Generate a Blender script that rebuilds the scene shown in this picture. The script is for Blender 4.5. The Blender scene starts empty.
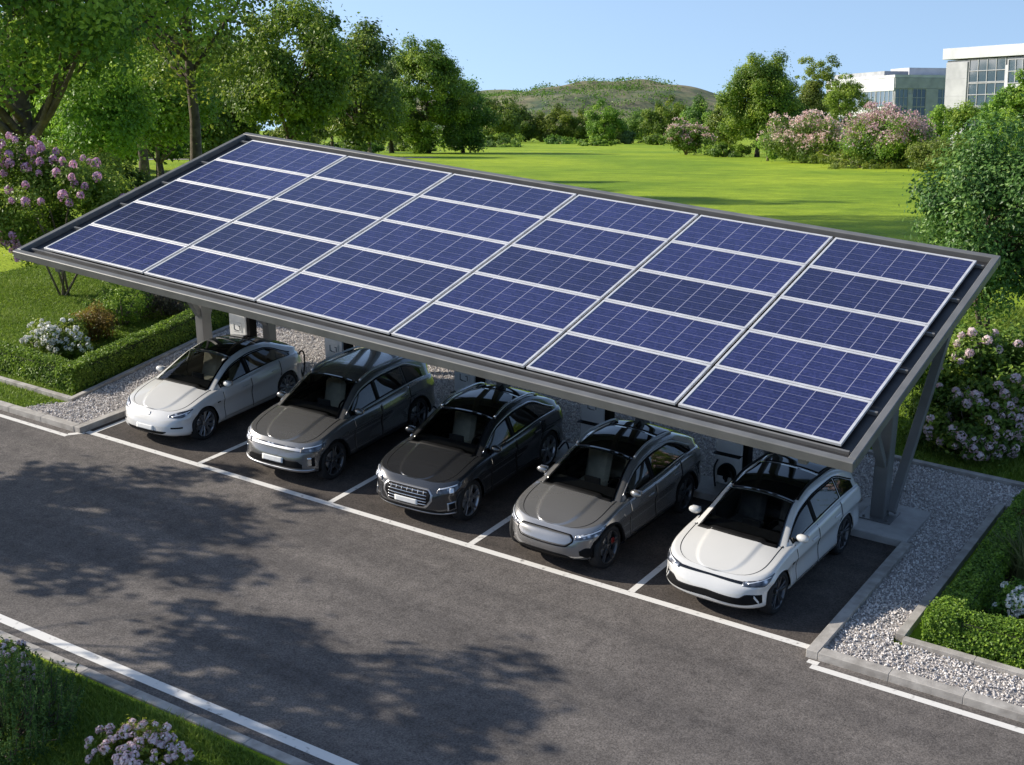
import bpy, math, random
import numpy as np
from mathutils import Vector, Matrix

# ------------------------------------------------------------------ camera, sky, sun
scene = bpy.context.scene
COL = scene.collection
R = math.radians
cam_d = bpy.data.cameras.new('camera')
cam = bpy.data.objects.new('camera', cam_d); COL.objects.link(cam)
cam_d.sensor_width = 36.0
cam_d.lens = 1373.384 * 36.0 / 1024.0
cam_d.clip_start = 0.1; cam_d.clip_end = 9000
CAM = np.array([20.791012, -16.482272, 9.926759])
cam.location = CAM
cam.rotation_euler = (R(90 - 19.460367), 0, R(33.338751))
scene.camera = cam

LIGHT = Vector((1.72, 0.52, -1.0)).normalized()          # travels right, slightly away, down
SUN_EL = math.asin(-LIGHT.z)
world = bpy.data.worlds.new('World'); scene.world = world; world.use_nodes = True
nt = world.node_tree
sky = nt.nodes.new('ShaderNodeTexSky'); sky.sky_type = 'NISHITA'; sky.sun_disc = False
sky.sun_elevation = SUN_EL
sky.sun_rotation = math.atan2(-LIGHT.x, -LIGHT.y)
sky.air_density = 1.0; sky.dust_density = 0.9; sky.ozone_density = 1.0
# the land falls away from the car park, so the sky reaches below the level horizon
tc = nt.nodes.new('ShaderNodeTexCoord')
va = nt.nodes.new('ShaderNodeVectorMath'); va.operation = 'ADD'; va.inputs[1].default_value = (0, 0, 0.37)
vm = nt.nodes.new('ShaderNodeVectorMath'); vm.operation = 'MAXIMUM'; vm.inputs[1].default_value = (-2, -2, 0.01)
vn = nt.nodes.new('ShaderNodeVectorMath'); vn.operation = 'NORMALIZE'
nt.links.new(tc.outputs['Generated'], va.inputs[0]); nt.links.new(va.outputs[0], vm.inputs[0])
nt.links.new(vm.outputs[0], vn.inputs[0]); nt.links.new(vn.outputs[0], sky.inputs['Vector'])
bg = nt.nodes['Background']; bg.inputs['Strength'].default_value = 0.135
nt.links.new(sky.outputs[0], bg.inputs['Color'])
sun_d = bpy.data.lights.new('sun', 'SUN'); sun = bpy.data.objects.new('sun', sun_d); COL.objects.link(sun)
sun_d.energy = 4.0; sun_d.angle = R(0.5); sun_d.color = (1.0, 0.92, 0.80)
sun.rotation_euler = LIGHT.to_track_quat('-Z', 'Y').to_euler()
sun.location = (-30, -10, 30)
scene.view_settings.view_transform = 'Standard'; scene.view_settings.look = 'None'
scene.view_settings.gamma = 1.0; scene.view_settings.exposure = 0.80
scene.cycles.max_bounces = 6; scene.cycles.transparent_max_bounces = 8
scene.cycles.diffuse_bounces = 3; scene.cycles.glossy_bounces = 3

# ------------------------------------------------------------------ helpers
FH = np.array([-0.5496, 0.8354]); RH = np.array([0.8354, 0.5496])
def T(x, y):
    s = (np.asarray(x) - CAM[0]) * FH[0] + (np.asarray(y) - CAM[1]) * FH[1]
    u = (s - 40) / 2.0
    return -0.159 * 2.0 * (np.log1p(np.exp(-np.abs(u))) + np.maximum(u, 0))

def tag(o, label=None, cat=None, group=None, kind=None):
    if label: o['label'] = label
    if cat: o['category'] = cat
    if group: o['group'] = group
    if kind: o['kind'] = kind
    return o

def empty(name, loc=(0, 0, 0), rz=0.0, label=None, cat=None, group=None):
    o = bpy.data.objects.new(name, None); COL.objects.link(o)
    o.location = loc; o.rotation_euler = (0, 0, rz); o.empty_display_size = 0.2
    return tag(o, label, cat, group)

def fast_mesh(name, V, F, rnd=None, mats=(), midx=None, smooth=False):
    """V (n,3), F (m,k) constant-size faces."""
    V = np.asarray(V, np.float32); F = np.asarray(F, np.int32)
    me = bpy.data.meshes.new(name)
    m, k = F.shape
    me.vertices.add(len(V)); me.vertices.foreach_set('co', V.ravel())
    me.loops.add(m * k); me.loops.foreach_set('vertex_index', F.ravel())
    me.polygons.add(m)
    me.polygons.foreach_set('loop_start', np.arange(0, m * k, k, dtype=np.int32))
    if midx is not None: me.polygons.foreach_set('material_index', np.asarray(midx, np.int32))
    me.polygons.foreach_set('use_smooth', np.full(m, smooth))
    me.update(calc_edges=True)
    if rnd is not None:
        a = me.attributes.new('rnd', 'FLOAT', 'FACE'); a.data.foreach_set('value', np.asarray(rnd, np.float32))
    for mt in mats: me.materials.append(mt)
    return me

def link(name, me, parent=None, loc=None):
    o = bpy.data.objects.new(name, me); COL.objects.link(o)
    if parent: o.parent = parent
    if loc is not None: o.location = loc
    return o

class MB:
    def __init__(self): self.v = []; self.f = []; self.m = []; self.s = []
    def add(self, V, F, m=0, smooth=False):
        b = len(self.v); self.v += [tuple(map(float, p)) for p in V]
        for f in F:
            self.f.append([b + i for i in f]); self.m.append(m); self.s.append(smooth)
        return self
    def box(self, c, s, m=0, M=None, bev=0.0):
        x, y, z = s[0] / 2, s[1] / 2, s[2] / 2
        if bev <= 0:
            V = [(-x, -y, -z), (x, -y, -z), (x, y, -z), (-x, y, -z), (-x, -y, z), (x, -y, z), (x, y, z), (-x, y, z)]
            F = [(0, 3, 2, 1), (4, 5, 6, 7), (0, 1, 5, 4), (1, 2, 6, 5), (2, 3, 7, 6), (3, 0, 4, 7)]
        else:
            b = min(bev, x * .9, y * .9, z * .9); V = []
            for sx in (-1, 1):
                for sy in (-1, 1):
                    for sz in (-1, 1):
                        V += [(sx * x, sy * (y - b), sz * (z - b)), (sx * (x - b), sy * y, sz * (z - b)), (sx * (x - b), sy * (y - b), sz * z)]
            def i(sx, sy, sz, k): return ((sx > 0) * 4 + (sy > 0) * 2 + (sz > 0)) * 3 + k
            F = []
            for sg in (-1, 1):
                F.append([i(sg, -1, -1, 0), i(sg, 1, -1, 0), i(sg, 1, 1, 0), i(sg, -1, 1, 0)][::sg])
                F.append([i(-1, sg, -1, 1), i(-1, sg, 1, 1), i(1, sg, 1, 1), i(1, sg, -1, 1)][::sg])
                F.append([i(-1, -1, sg, 2), i(1, -1, sg, 2), i(1, 1, sg, 2), i(-1, 1, sg, 2)][::sg])
            for a in (-1, 1):
                for c2 in (-1, 1):
                    F.append([i(a, c2, -1, 0), i(a, c2, 1, 0), i(a, c2, 1, 1), i(a, c2, -1, 1)])
                    F.append([i(a, -1, c2, 0), i(a, 1, c2, 0), i(a, 1, c2, 2), i(a, -1, c2, 2)])
                    F.append([i(-1, a, c2, 1), i(1, a, c2, 1), i(1, a, c2, 2), i(-1, a, c2, 2)])
            for a in (-1, 1):
                for c2 in (-1, 1):
                    for d in (-1, 1): F.append([i(a, c2, d, 0), i(a, c2, d, 1), i(a, c2, d, 2)])
        V = [Vector(p) for p in V]
        if M is not None: V = [M @ p for p in V]
        C = Vector(c)
        return self.add([p + C for p in V], F, m)
    def beam(self, a, b, w, h, m=0, bev=0.0, up=(0, 0, 1)):
        a, b = Vector(a), Vector(b); d = b - a; L = d.length; yv = d.normalized()
        u = Vector(up)
        if abs(yv.dot(u)) > .98: u = Vector((0, 1, 0))
        xv = yv.cross(u).normalized(); zv = xv.cross(yv)
        M = Matrix((xv, yv, zv)).transposed()
        return self.box((a + b) / 2, (w, L, h), m, M, bev)
    def tube(self, pts, rad, n=8, m=0, cap=True):
        pts = [Vector(p) for p in pts]
        if not hasattr(rad, '__len__'): rad = [rad] * len(pts)
        V = []; F = []; prev = None
        for i, p in enumerate(pts):
            d = (pts[min(i + 1, len(pts) - 1)] - pts[max(i - 1, 0)]).normalized()
            if prev is None:
                q = Vector((0, 0, 1)) if abs(d.z) < .9 else Vector((1, 0, 0))
                a = d.cross(q).normalized()
            else:
                a = (prev - d * prev.dot(d)).normalized()
            prev = a; b = d.cross(a)
            for k in range(n):
                t = 2 * math.pi * k / n; V.append(p + (a * math.cos(t) + b * math.sin(t)) * rad[i])
        for i in range(len(pts) - 1):
            for k in range(n):
                k2 = (k + 1) % n; F.append((i * n + k, i * n + k2, (i + 1) * n + k2, (i + 1) * n + k))
        if cap: F.append(list(range(n))[::-1]); F.append([(len(pts) - 1) * n + k for k in range(n)])
        return self.add(V, F, m, True)
    def lathe(self, prof, n=28, m=0, axis='x', M=None, c=(0, 0, 0)):
        V = []; F = []
        for (h, r) in prof:
            for k in range(n):
                t = 2 * math.pi * k / n
                p = (h, r * math.cos(t), r * math.sin(t)) if axis == 'x' else (r * math.cos(t), r * math.sin(t), h)
                V.append(Vector(p) + Vector(c))
        for i in range(len(prof) - 1):
            for k in range(n):
                k2 = (k + 1) % n; F.append((i * n + k, i * n + k2, (i + 1) * n + k2, (i + 1) * n + k))
        return self.add(V, F, m, True)
    def ball(self, c, s, m=0, n=10, k=7, M=None):
        V = []; F = []
        for i in range(k + 1):
            a = math.pi * i / k
            for j in range(n):
                t = 2 * math.pi * j / n
                p = Vector((s[0] * math.sin(a) * math.cos(t), s[1] * math.sin(a) * math.sin(t), s[2] * math.cos(a)))
                if M is not None: p = M @ p
                V.append(p + Vector(c))
        for i in range(k):
            for j in range(n):
                j2 = (j + 1) % n; F.append((i * n + j, (i + 1) * n + j, (i + 1) * n + j2, i * n + j2))
        return self.add(V, F, m, True)
    def build(self, name, mats, parent=None, loc=None, rz=None):
        me = bpy.data.meshes.new(name); me.from_pydata(self.v, [], self.f)
        if not isinstance(mats, (list, tuple)): mats = [mats]
        for mt in mats: me.materials.append(mt)
        me.polygons.foreach_set('material_index', self.m); me.polygons.foreach_set('use_smooth', self.s)
        me.validate(); me.update()
        o = link(name, me, parent, loc)
        if rz is not None: o.rotation_euler = (0, 0, rz)
        return o

def copy_tree(o, parent=None):
    c = o.copy(); COL.objects.link(c); c.parent = parent
    for ch in list(o.children): copy_tree(ch, c)
    return c

# ------------------------------------------------------------------ materials
def new_mat(name):
    m = bpy.data.materials.new(name); m.use_nodes = True
    n = m.node_tree; b = n.nodes['Principled BSDF']
    return m, n, b
def N(n, t, **kw):
    x = n.nodes.new(t)
    for k, v in kw.items():
        if k in x.inputs: x.inputs[k].default_value = v
        else: setattr(x, k, v)
    return x
def ramp(n, fac, stops):
    r = n.nodes.new('ShaderNodeValToRGB'); e = r.color_ramp.elements
    while len(e) < len(stops): e.new(0.5)
    for i, (p, c) in enumerate(stops): e[i].position = p; e[i].color = (*c, 1)
    n.links.new(fac, r.inputs[0]); return r
def noise_mat(name, c0, c1, scale=8, rough=0.7, metal=0, detail=6, bump=0.0, bscale=None, spec=None, lo=.35, hi=.65, coat=0):
    m, n, b = new_mat(name)
    t = N(n, 'ShaderNodeTexCoord'); nz = N(n, 'ShaderNodeTexNoise', Scale=scale, Detail=detail)
    n.links.new(t.outputs['Object'], nz.inputs['Vector'])
    r = ramp(n, nz.outputs['Fac'], [(lo, c0), (hi, c1)])
    n.links.new(r.outputs[0], b.inputs['Base Color'])
    b.inputs['Roughness'].default_value = rough; b.inputs['Metallic'].default_value = metal
    if spec is not None: b.inputs['Specular IOR Level'].default_value = spec
    if coat: b.inputs['Coat Weight'].default_value = coat; b.inputs['Coat Roughness'].default_value = .04
    if bump:
        n2 = N(n, 'ShaderNodeTexNoise', Scale=bscale or scale * 4, Detail=4)
        n.links.new(t.outputs['Object'], n2.inputs['Vector'])
        bp = N(n, 'ShaderNodeBump', Strength=bump, Distance=.02)
        n.links.new(n2.outputs['Fac'], bp.inputs['Height']); n.links.new(bp.outputs[0], b.inputs['Normal'])
    return m
def scale3(c, k): return tuple(min(1, x * k) for x in c)

def leaf_mat(name, stops, trans=.45, rough=.45, vary=.05):
    m, n, b = new_mat(name)
    a = N(n, 'ShaderNodeAttribute', attribute_name='rnd')
    oi = N(n, 'ShaderNodeObjectInfo')
    r = ramp(n, a.outputs['Fac'], stops)
    hs = N(n, 'ShaderNodeHueSaturation')
    mr = N(n, 'ShaderNodeMapRange'); mr.inputs['To Min'].default_value = .5 - vary * .4; mr.inputs['To Max'].default_value = .5 + vary * .4
    mv = N(n, 'ShaderNodeMapRange'); mv.inputs['To Min'].default_value = 1 - vary * 3; mv.inputs['To Max'].default_value = 1 + vary * 3
    n.links.new(oi.outputs['Random'], mr.inputs['Value']); n.links.new(oi.outputs['Random'], mv.inputs['Value'])
    n.links.new(mr.outputs[0], hs.inputs['Hue']); n.links.new(mv.outputs[0], hs.inputs['Value']); n.links.new(r.outputs[0], hs.inputs['Color'])
    n.links.new(hs.outputs[0], b.inputs['Base Color'])
    b.inputs['Roughness'].default_value = rough; b.inputs['Specular IOR Level'].default_value = .35
    tr = N(n, 'ShaderNodeBsdfTranslucent'); n.links.new(hs.outputs[0], tr.inputs['Color'])
    mx = N(n, 'ShaderNodeMixShader'); mx.inputs[0].default_value = trans
    n.links.new(b.outputs[0], mx.inputs[1]); n.links.new(tr.outputs[0], mx.inputs[2])
    n.links.new(mx.outputs[0], n.nodes['Material Output'].inputs['Surface'])
    return m

G = {}
G['deep'] = leaf_mat('leaf_deep', [(0, (0.070, 0.132, 0.024)), (.5, (0.149, 0.258, 0.036)), (1, (0.350, 0.457, 0.061))])
G['mid'] = leaf_mat('leaf_mid', [(0, (0.087, 0.153, 0.020)), (.5, (0.189, 0.301, 0.033)), (1, (0.393, 0.474, 0.061))])
G['lime'] = leaf_mat('leaf_lime', [(0, (.12, .21, .024)), (.5, (.22, .345, .035)), (1, (.36, .47, .06))], trans=.4)
G['olive'] = leaf_mat('leaf_olive', [(0, (0.083, 0.146, 0.026)), (.5, (0.177, 0.270, 0.042)), (1, (0.333, 0.416, 0.067))])
G['grey'] = leaf_mat('leaf_grey', [(0, (0.094, 0.156, 0.053)), (.5, (0.177, 0.270, 0.088)), (1, (0.333, 0.416, 0.141))])
G['near'] = leaf_mat('leaf_near', [(0, (0.044, 0.094, 0.022)), (.55, (0.106, 0.194, 0.036)), (1, (0.275, 0.375, 0.084))], trans=.35, rough=.45)
G['hedge'] = leaf_mat('leaf_hedge', [(0, (0.084, 0.173, 0.024)), (.5, (0.190, 0.321, 0.041)), (1, (0.381, 0.551, 0.061))])
G['rust'] = leaf_mat('leaf_rust', [(0, (0.133, 0.095, 0.021)), (.5, (0.253, 0.170, 0.035)), (1, (0.372, 0.340, 0.070))])
G['plum'] = leaf_mat('leaf_plum', [(0, (0.090, 0.068, 0.053)), (.5, (0.150, 0.112, 0.083)), (1, (0.225, 0.195, 0.120))])
G['fir'] = leaf_mat('leaf_fir', [(0, (0.044, 0.102, 0.028)), (.5, (0.099, 0.194, 0.047)), (1, (0.221, 0.326, 0.075))])
G['red'] = leaf_mat('leaf_red', [(0, (0.140, 0.042, 0.028)), (.5, (0.238, 0.070, 0.049)), (1, (0.280, 0.182, 0.070))])
G['reed'] = leaf_mat('leaf_reed', [(0, (0.091, 0.130, 0.039)), (.5, (0.182, 0.221, 0.078)), (1, (0.312, 0.312, 0.130))])
PET = {}
PET['pink'] = leaf_mat('petal_pink', [(0, (.68, .44, .47)), (.5, (.82, .64, .65)), (1, (.87, .79, .78))], trans=.3, rough=.6)
PET['lilac'] = leaf_mat('petal_lilac', [(0, (.50, .22, .40)), (.5, (.68, .38, .55)), (1, (.80, .60, .70))], trans=.3, rough=.6)
PET['white'] = leaf_mat('petal_white', [(0, (.70, .72, .62)), (.5, (.80, .80, .76)), (1, (.86, .86, .84))], trans=.2, rough=.6, vary=.0)
PET['coral'] = leaf_mat('petal_coral', [(0, (.56, .30, .30)), (.5, (.74, .50, .50)), (1, (.84, .70, .68))], trans=.3, rough=.6)
BARK = noise_mat('bark', (.055, .04, .03), (.14, .11, .085), 3.5, .9, bump=.7, bscale=14)
BARK2 = noise_mat('bark_pale', (.14, .11, .08), (.26, .21, .16), 5, .9, bump=.5, bscale=18)
TWIG = noise_mat('twig_core', (.012, .018, .008), (.03, .038, .016), 9, .95)
SOIL = noise_mat('soil', (.02, .015, .01), (.05, .035, .022), 14, .95, bump=.6)

def asphalt_mat(name, base, dark):
    m, n, b = new_mat(name); t = N(n, 'ShaderNodeTexCoord')
    big = N(n, 'ShaderNodeTexNoise', Scale=.35, Detail=4, Roughness=.6)
    med = N(n, 'ShaderNodeTexNoise', Scale=4.0, Detail=6, Roughness=.7)
    fine = N(n, 'ShaderNodeTexNoise', Scale=38, Detail=3, Roughness=.8)
    vor = N(n, 'ShaderNodeTexVoronoi', Scale=26)
    for x in (big, med, fine, vor): n.links.new(t.outputs['Object'], x.inputs['Vector'])
    r1 = ramp(n, big.outputs['Fac'], [(.34, dark), (.66, base)])
    r2 = ramp(n, med.outputs['Fac'], [(.3, (.72, .72, .72)), (.7, (1.2, 1.2, 1.2))])
    r3 = ramp(n, fine.outputs['Fac'], [(.28, (.38, .38, .38)), (.72, (1.65, 1.65, 1.65))])
    mu = N(n, 'ShaderNodeMix', data_type='RGBA', blend_type='MULTIPLY'); mu.inputs[0].default_value = 1
    n.links.new(r1.outputs[0], mu.inputs[6]); n.links.new(r2.outputs[0], mu.inputs[7])
    mu2 = N(n, 'ShaderNodeMix', data_type='RGBA', blend_type='MULTIPLY'); mu2.inputs[0].default_value = 1
    n.links.new(mu.outputs[2], mu2.inputs[6]); n.links.new(r3.outputs[0], mu2.inputs[7])
    # wheel tracks, patches and fine cracks
    mp = N(n, 'ShaderNodeMapping'); mp.inputs['Scale'].default_value = (.06, .9, 1); n.links.new(t.outputs['Object'], mp.inputs['Vector'])
    trk = N(n, 'ShaderNodeTexNoise', Scale=1.6, Detail=3); n.links.new(mp.outputs[0], trk.inputs['Vector'])
    r4 = ramp(n, trk.outputs['Fac'], [(.36, (.80, .80, .81)), (.62, (1.14, 1.13, 1.12))])
    spots = N(n, 'ShaderNodeTexNoise', Scale=1.5, Detail=2); n.links.new(t.outputs['Object'], spots.inputs['Vector'])
    r5 = ramp(n, spots.outputs['Fac'], [(.24, (.62, .62, .64)), (.33, (1, 1, 1))])
    dis = N(n, 'ShaderNodeTexNoise', Scale=1.2, Detail=5); n.links.new(t.outputs['Object'], dis.inputs['Vector'])
    ad = N(n, 'ShaderNodeMix', data_type='RGBA'); ad.inputs[0].default_value = .32; n.links.new(t.outputs['Object'], ad.inputs[6]); n.links.new(dis.outputs['Color'], ad.inputs[7])
    crk = N(n, 'ShaderNodeTexVoronoi', Scale=.42, feature='DISTANCE_TO_EDGE'); n.links.new(ad.outputs[2], crk.inputs['Vector'])
    r6 = ramp(n, crk.outputs['Distance'], [(.0, (.84, .84, .85)), (.004, (1, 1, 1))])
    cur = mu2.outputs[2]
    for rr in (r4, r5, r6):
        q = N(n, 'ShaderNodeMix', data_type='RGBA', blend_type='MULTIPLY'); q.inputs[0].default_value = 1
        n.links.new(cur, q.inputs[6]); n.links.new(rr.outputs[0], q.inputs[7]); cur = q.outputs[2]
    # scattered pale stone chips
    sp = ramp(n, vor.outputs['Color'], [(.955, (0, 0, 0)), (.975, (1, 1, 1))])
    d = ramp(n, vor.outputs['Distance'], [(.22, (1, 1, 1)), (.34, (0, 0, 0))])
    mm = N(n, 'ShaderNodeMath', operation='MULTIPLY'); n.links.new(sp.outputs[0], mm.inputs[0]); n.links.new(d.outputs[0], mm.inputs[1])
    mix = N(n, 'ShaderNodeMix', data_type='RGBA'); n.links.new(mm.outputs[0], mix.inputs[0])
    n.links.new(cur, mix.inputs[6]); mix.inputs[7].default_value = (.26, .25, .23, 1)
    n.links.new(mix.outputs[2], b.inputs['Base Color'])
    b.inputs['Roughness'].default_value = .88; b.inputs['Specular IOR Level'].default_value = .3
    bp = N(n, 'ShaderNodeBump', Strength=.7, Distance=.012); n.links.new(fine.outputs['Fac'], bp.inputs['Height'])
    n.links.new(bp.outputs[0], b.inputs['Normal'])
    return m
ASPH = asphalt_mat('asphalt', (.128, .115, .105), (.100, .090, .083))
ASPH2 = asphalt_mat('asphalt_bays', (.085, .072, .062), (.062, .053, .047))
PAINT = noise_mat('road_paint', (.16, .15, .14), (.66, .64, .60), 9, .75, detail=12, lo=.24, hi=.40)
KERB = noise_mat('kerb_concrete', (.27, .25, .225), (.42, .395, .36), 5, .9, bump=.25, bscale=60)
SLAB = noise_mat('slab_concrete', (.30, .285, .27), (.42, .405, .385), 3, .9, bump=.2, bscale=50)
GRAVB = noise_mat('gravel_bed', (.22, .20, .185), (.48, .445, .42), 40, .95, bump=.8, bscale=60)
STEEL = noise_mat('grey_painted_steel', (.125, .124, .122), (.16, .159, .156), 2.5, .42, spec=.5, bump=.04, bscale=30)
STEELT = noise_mat('grey_painted_rim', (.115, .115, .112), (.145, .144, .141), 2.5, .45, spec=.5)
DARK = noise_mat('dark_tray', (.016, .016, .018), (.03, .03, .033), 3, .5)
ALU = noise_mat('panel_aluminium', (.52, .52, .53), (.64, .64, .65), 4, .45, metal=.2)
BLACKP = noise_mat('black_plastic', (.004, .004, .0045), (.008, .008, .0085), 6, .6, spec=.12)
GLOSSB = noise_mat('gloss_black', (.004, .004, .005), (.007, .007, .008), 3, .06, spec=.6)
RUBBER = noise_mat('tyre_rubber', (.007, .007, .0075), (.014, .014, .0145), 20, .85)
CHROME = noise_mat('chrome', (.60, .60, .61), (.70, .70, .71), 3, .18, metal=1)
SATIN = noise_mat('satin_silver', (.42, .42, .43), (.50, .50, .51), 5, .35, metal=.8)
RIMS = noise_mat('rim_silver', (.36, .36, .37), (.45, .45, .46), 6, .3, metal=.9)
RIMD = noise_mat('rim_dark', (.10, .10, .105), (.17, .17, .175), 6, .35, metal=.8)
SEAT = noise_mat('beige_seat', (.56, .50, .38), (.68, .61, .47), 9, .8)
SEATG = noise_mat('grey_seat', (.10, .095, .09), (.16, .15, .14), 9, .8)
CABIN = noise_mat('cabin_trim', (.012, .012, .013), (.022, .022, .023), 9, .75)
PLATE = noise_mat('plate_white', (.66, .66, .64), (.76, .76, .74), 9, .5)
TAIL = noise_mat('tail_red', (.14, .008, .008), (.22, .015, .012), 9, .2)
WHITEB = noise_mat('charger_white', (.60, .60, .58), (.70, .70, .68), 4, .45)
CHGREY = noise_mat('charger_grey', (.70, .70, .69), (.78, .78, .77), 4, .5)
GREEN = noise_mat('green_plug', (.03, .13, .035), (.05, .18, .05), 6, .5)
SCREEN = noise_mat('screen_dark', (.02, .025, .03), (.04, .045, .05), 6, .15)
def paint(name, c, metal=0.0, rough=.28, coat=1.0):
    m = noise_mat(name, scale3(c, .96), c, 60 if metal else 2, rough, metal, detail=2, coat=coat); return m
def lamp_mat():
    m, n, b = new_mat('headlight_lens'); t = N(n, 'ShaderNodeTexCoord')
    v = N(n, 'ShaderNodeTexVoronoi', Scale=9); n.links.new(t.outputs['Object'], v.inputs['Vector'])
    r = ramp(n, v.outputs['Distance'], [(.12, (.72, .75, .8)), (.34, (.10, .11, .13)), (.7, (.02, .022, .03))])
    n.links.new(r.outputs[0], b.inputs['Base Color']); b.inputs['Roughness'].default_value = .12
    b.inputs['Metallic'].default_value = .35; b.inputs['Coat Weight'].default_value = 1
    return m
LAMP = lamp_mat()
LAMPW = noise_mat('lamp_white', (.65, .68, .72), (.80, .82, .85), 8, .15, metal=.3, coat=1)
def glass_mat(name, tint, refl=.10):
    m, n, b = new_mat(name); out = n.nodes['Material Output']; n.nodes.remove(b)
    tr = N(n, 'ShaderNodeBsdfTransparent'); tr.inputs['Color'].default_value = (*tint, 1)
    gl = N(n, 'ShaderNodeBsdfGlossy'); gl.inputs['Roughness'].default_value = .02; gl.inputs['Color'].default_value = (1, 1, 1, 1)
    fr = N(n, 'ShaderNodeFresnel', IOR=1.5)
    mr = N(n, 'ShaderNodeMapRange'); mr.inputs['From Min'].default_value = .04; mr.inputs['To Min'].default_value = refl * .5; mr.inputs['To Max'].default_value = .9
    n.links.new(fr.outputs[0], mr.inputs['Value'])
    mx = N(n, 'ShaderNodeMixShader'); n.links.new(mr.outputs[0], mx.inputs[0]); n.links.new(tr.outputs[0], mx.inputs[1]); n.links.new(gl.outputs[0], mx.inputs[2])
    n.links.new(mx.outputs[0], out.inputs['Surface']); return m
GLASS = glass_mat('car_glass', (.88, .90, .87), .05)
TINT = glass_mat('tinted_glass', (.15, .165, .17), .14)
ROOFG = noise_mat('roof_glass', (.003, .003, .0035), (.005, .005, .006), 2, .05, spec=.55)

def grass_mat(name):
    m, n, b = new_mat(name); t = N(n, 'ShaderNodeTexCoord')
    big = N(n, 'ShaderNodeTexNoise', Scale=.05, Detail=5, Roughness=.6)
    med = N(n, 'ShaderNodeTexNoise', Scale=.45, Detail=9, Roughness=.75)
    fin = N(n, 'ShaderNodeTexNoise', Scale=9, Detail=4, Roughness=.8)
    for x in (big, med, fin): n.links.new(t.outputs['Object'], x.inputs['Vector'])
    r1 = ramp(n, big.outputs['Fac'], [(.38, (.185, .30, .018)), (.62, (.33, .435, .027))])
    r2 = ramp(n, med.outputs['Fac'], [(.3, (.52, .60, .45)), (.7, (1.30, 1.22, 1.3))])
    r3 = ramp(n, fin.outputs['Fac'], [(.25, (.5, .55, .5)), (.75, (1.35, 1.3, 1.3))])
    mu = N(n, 'ShaderNodeMix', data_type='RGBA', blend_type='MULTIPLY'); mu.inputs[0].default_value = 1
    n.links.new(r1.outputs[0], mu.inputs[6]); n.links.new(r2.outputs[0], mu.inputs[7])
    mu2 = N(n, 'ShaderNodeMix', data_type='RGBA', blend_type='MULTIPLY'); mu2.inputs[0].default_value = 1
    n.links.new(mu.outputs[2], mu2.inputs[6]); n.links.new(r3.outputs[0], mu2.inputs[7])
    n.links.new(mu2.outputs[2], b.inputs['Base Color']); b.inputs['Roughness'].default_value = .85
    b.inputs['Specular IOR Level'].default_value = .15
    bp = N(n, 'ShaderNodeBump', Strength=.8, Distance=.08); n.links.new(fin.outputs['Fac'], bp.inputs['Height'])
    n.links.new(bp.outputs[0], b.inputs['Normal'])
    return m
LAWN = grass_mat('lawn')
BLADE = leaf_mat('grass_blade', [(0, (.10, .17, .022)), (.5, (.19, .29, .04)), (1, (.32, .40, .08))], trans=.35, rough=.6, vary=0)
def hill_mat():
    m, n, b = new_mat('hill_heath'); t = N(n, 'ShaderNodeTexCoord')
    a = N(n, 'ShaderNodeTexNoise', Scale=.012, Detail=8, Roughness=.65); c = N(n, 'ShaderNodeTexNoise', Scale=.06, Detail=5, Roughness=.7)
    for x in (a, c): n.links.new(t.outputs['Object'], x.inputs['Vector'])
    r = ramp(n, a.outputs['Fac'], [(.38, (.05, .085, .04)), (.45, (.125, .135, .06)), (.54, (.19, .165, .09)), (.68, (.13, .155, .065))])
    r2 = ramp(n, c.outputs['Fac'], [(.38, (.5, .55, .55)), (.6, (1.1, 1.1, 1.1))])
    mu = N(n, 'ShaderNodeMix', data_type='RGBA', blend_type='MULTIPLY'); mu.inputs[0].default_value = 1
    n.links.new(r.outputs[0], mu.inputs[6]); n.links.new(r2.outputs[0], mu.inputs[7])
    n.links.new(mu.outputs[2], b.inputs['Base Color']); b.inputs['Roughness'].default_value = .95
    return m
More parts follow.
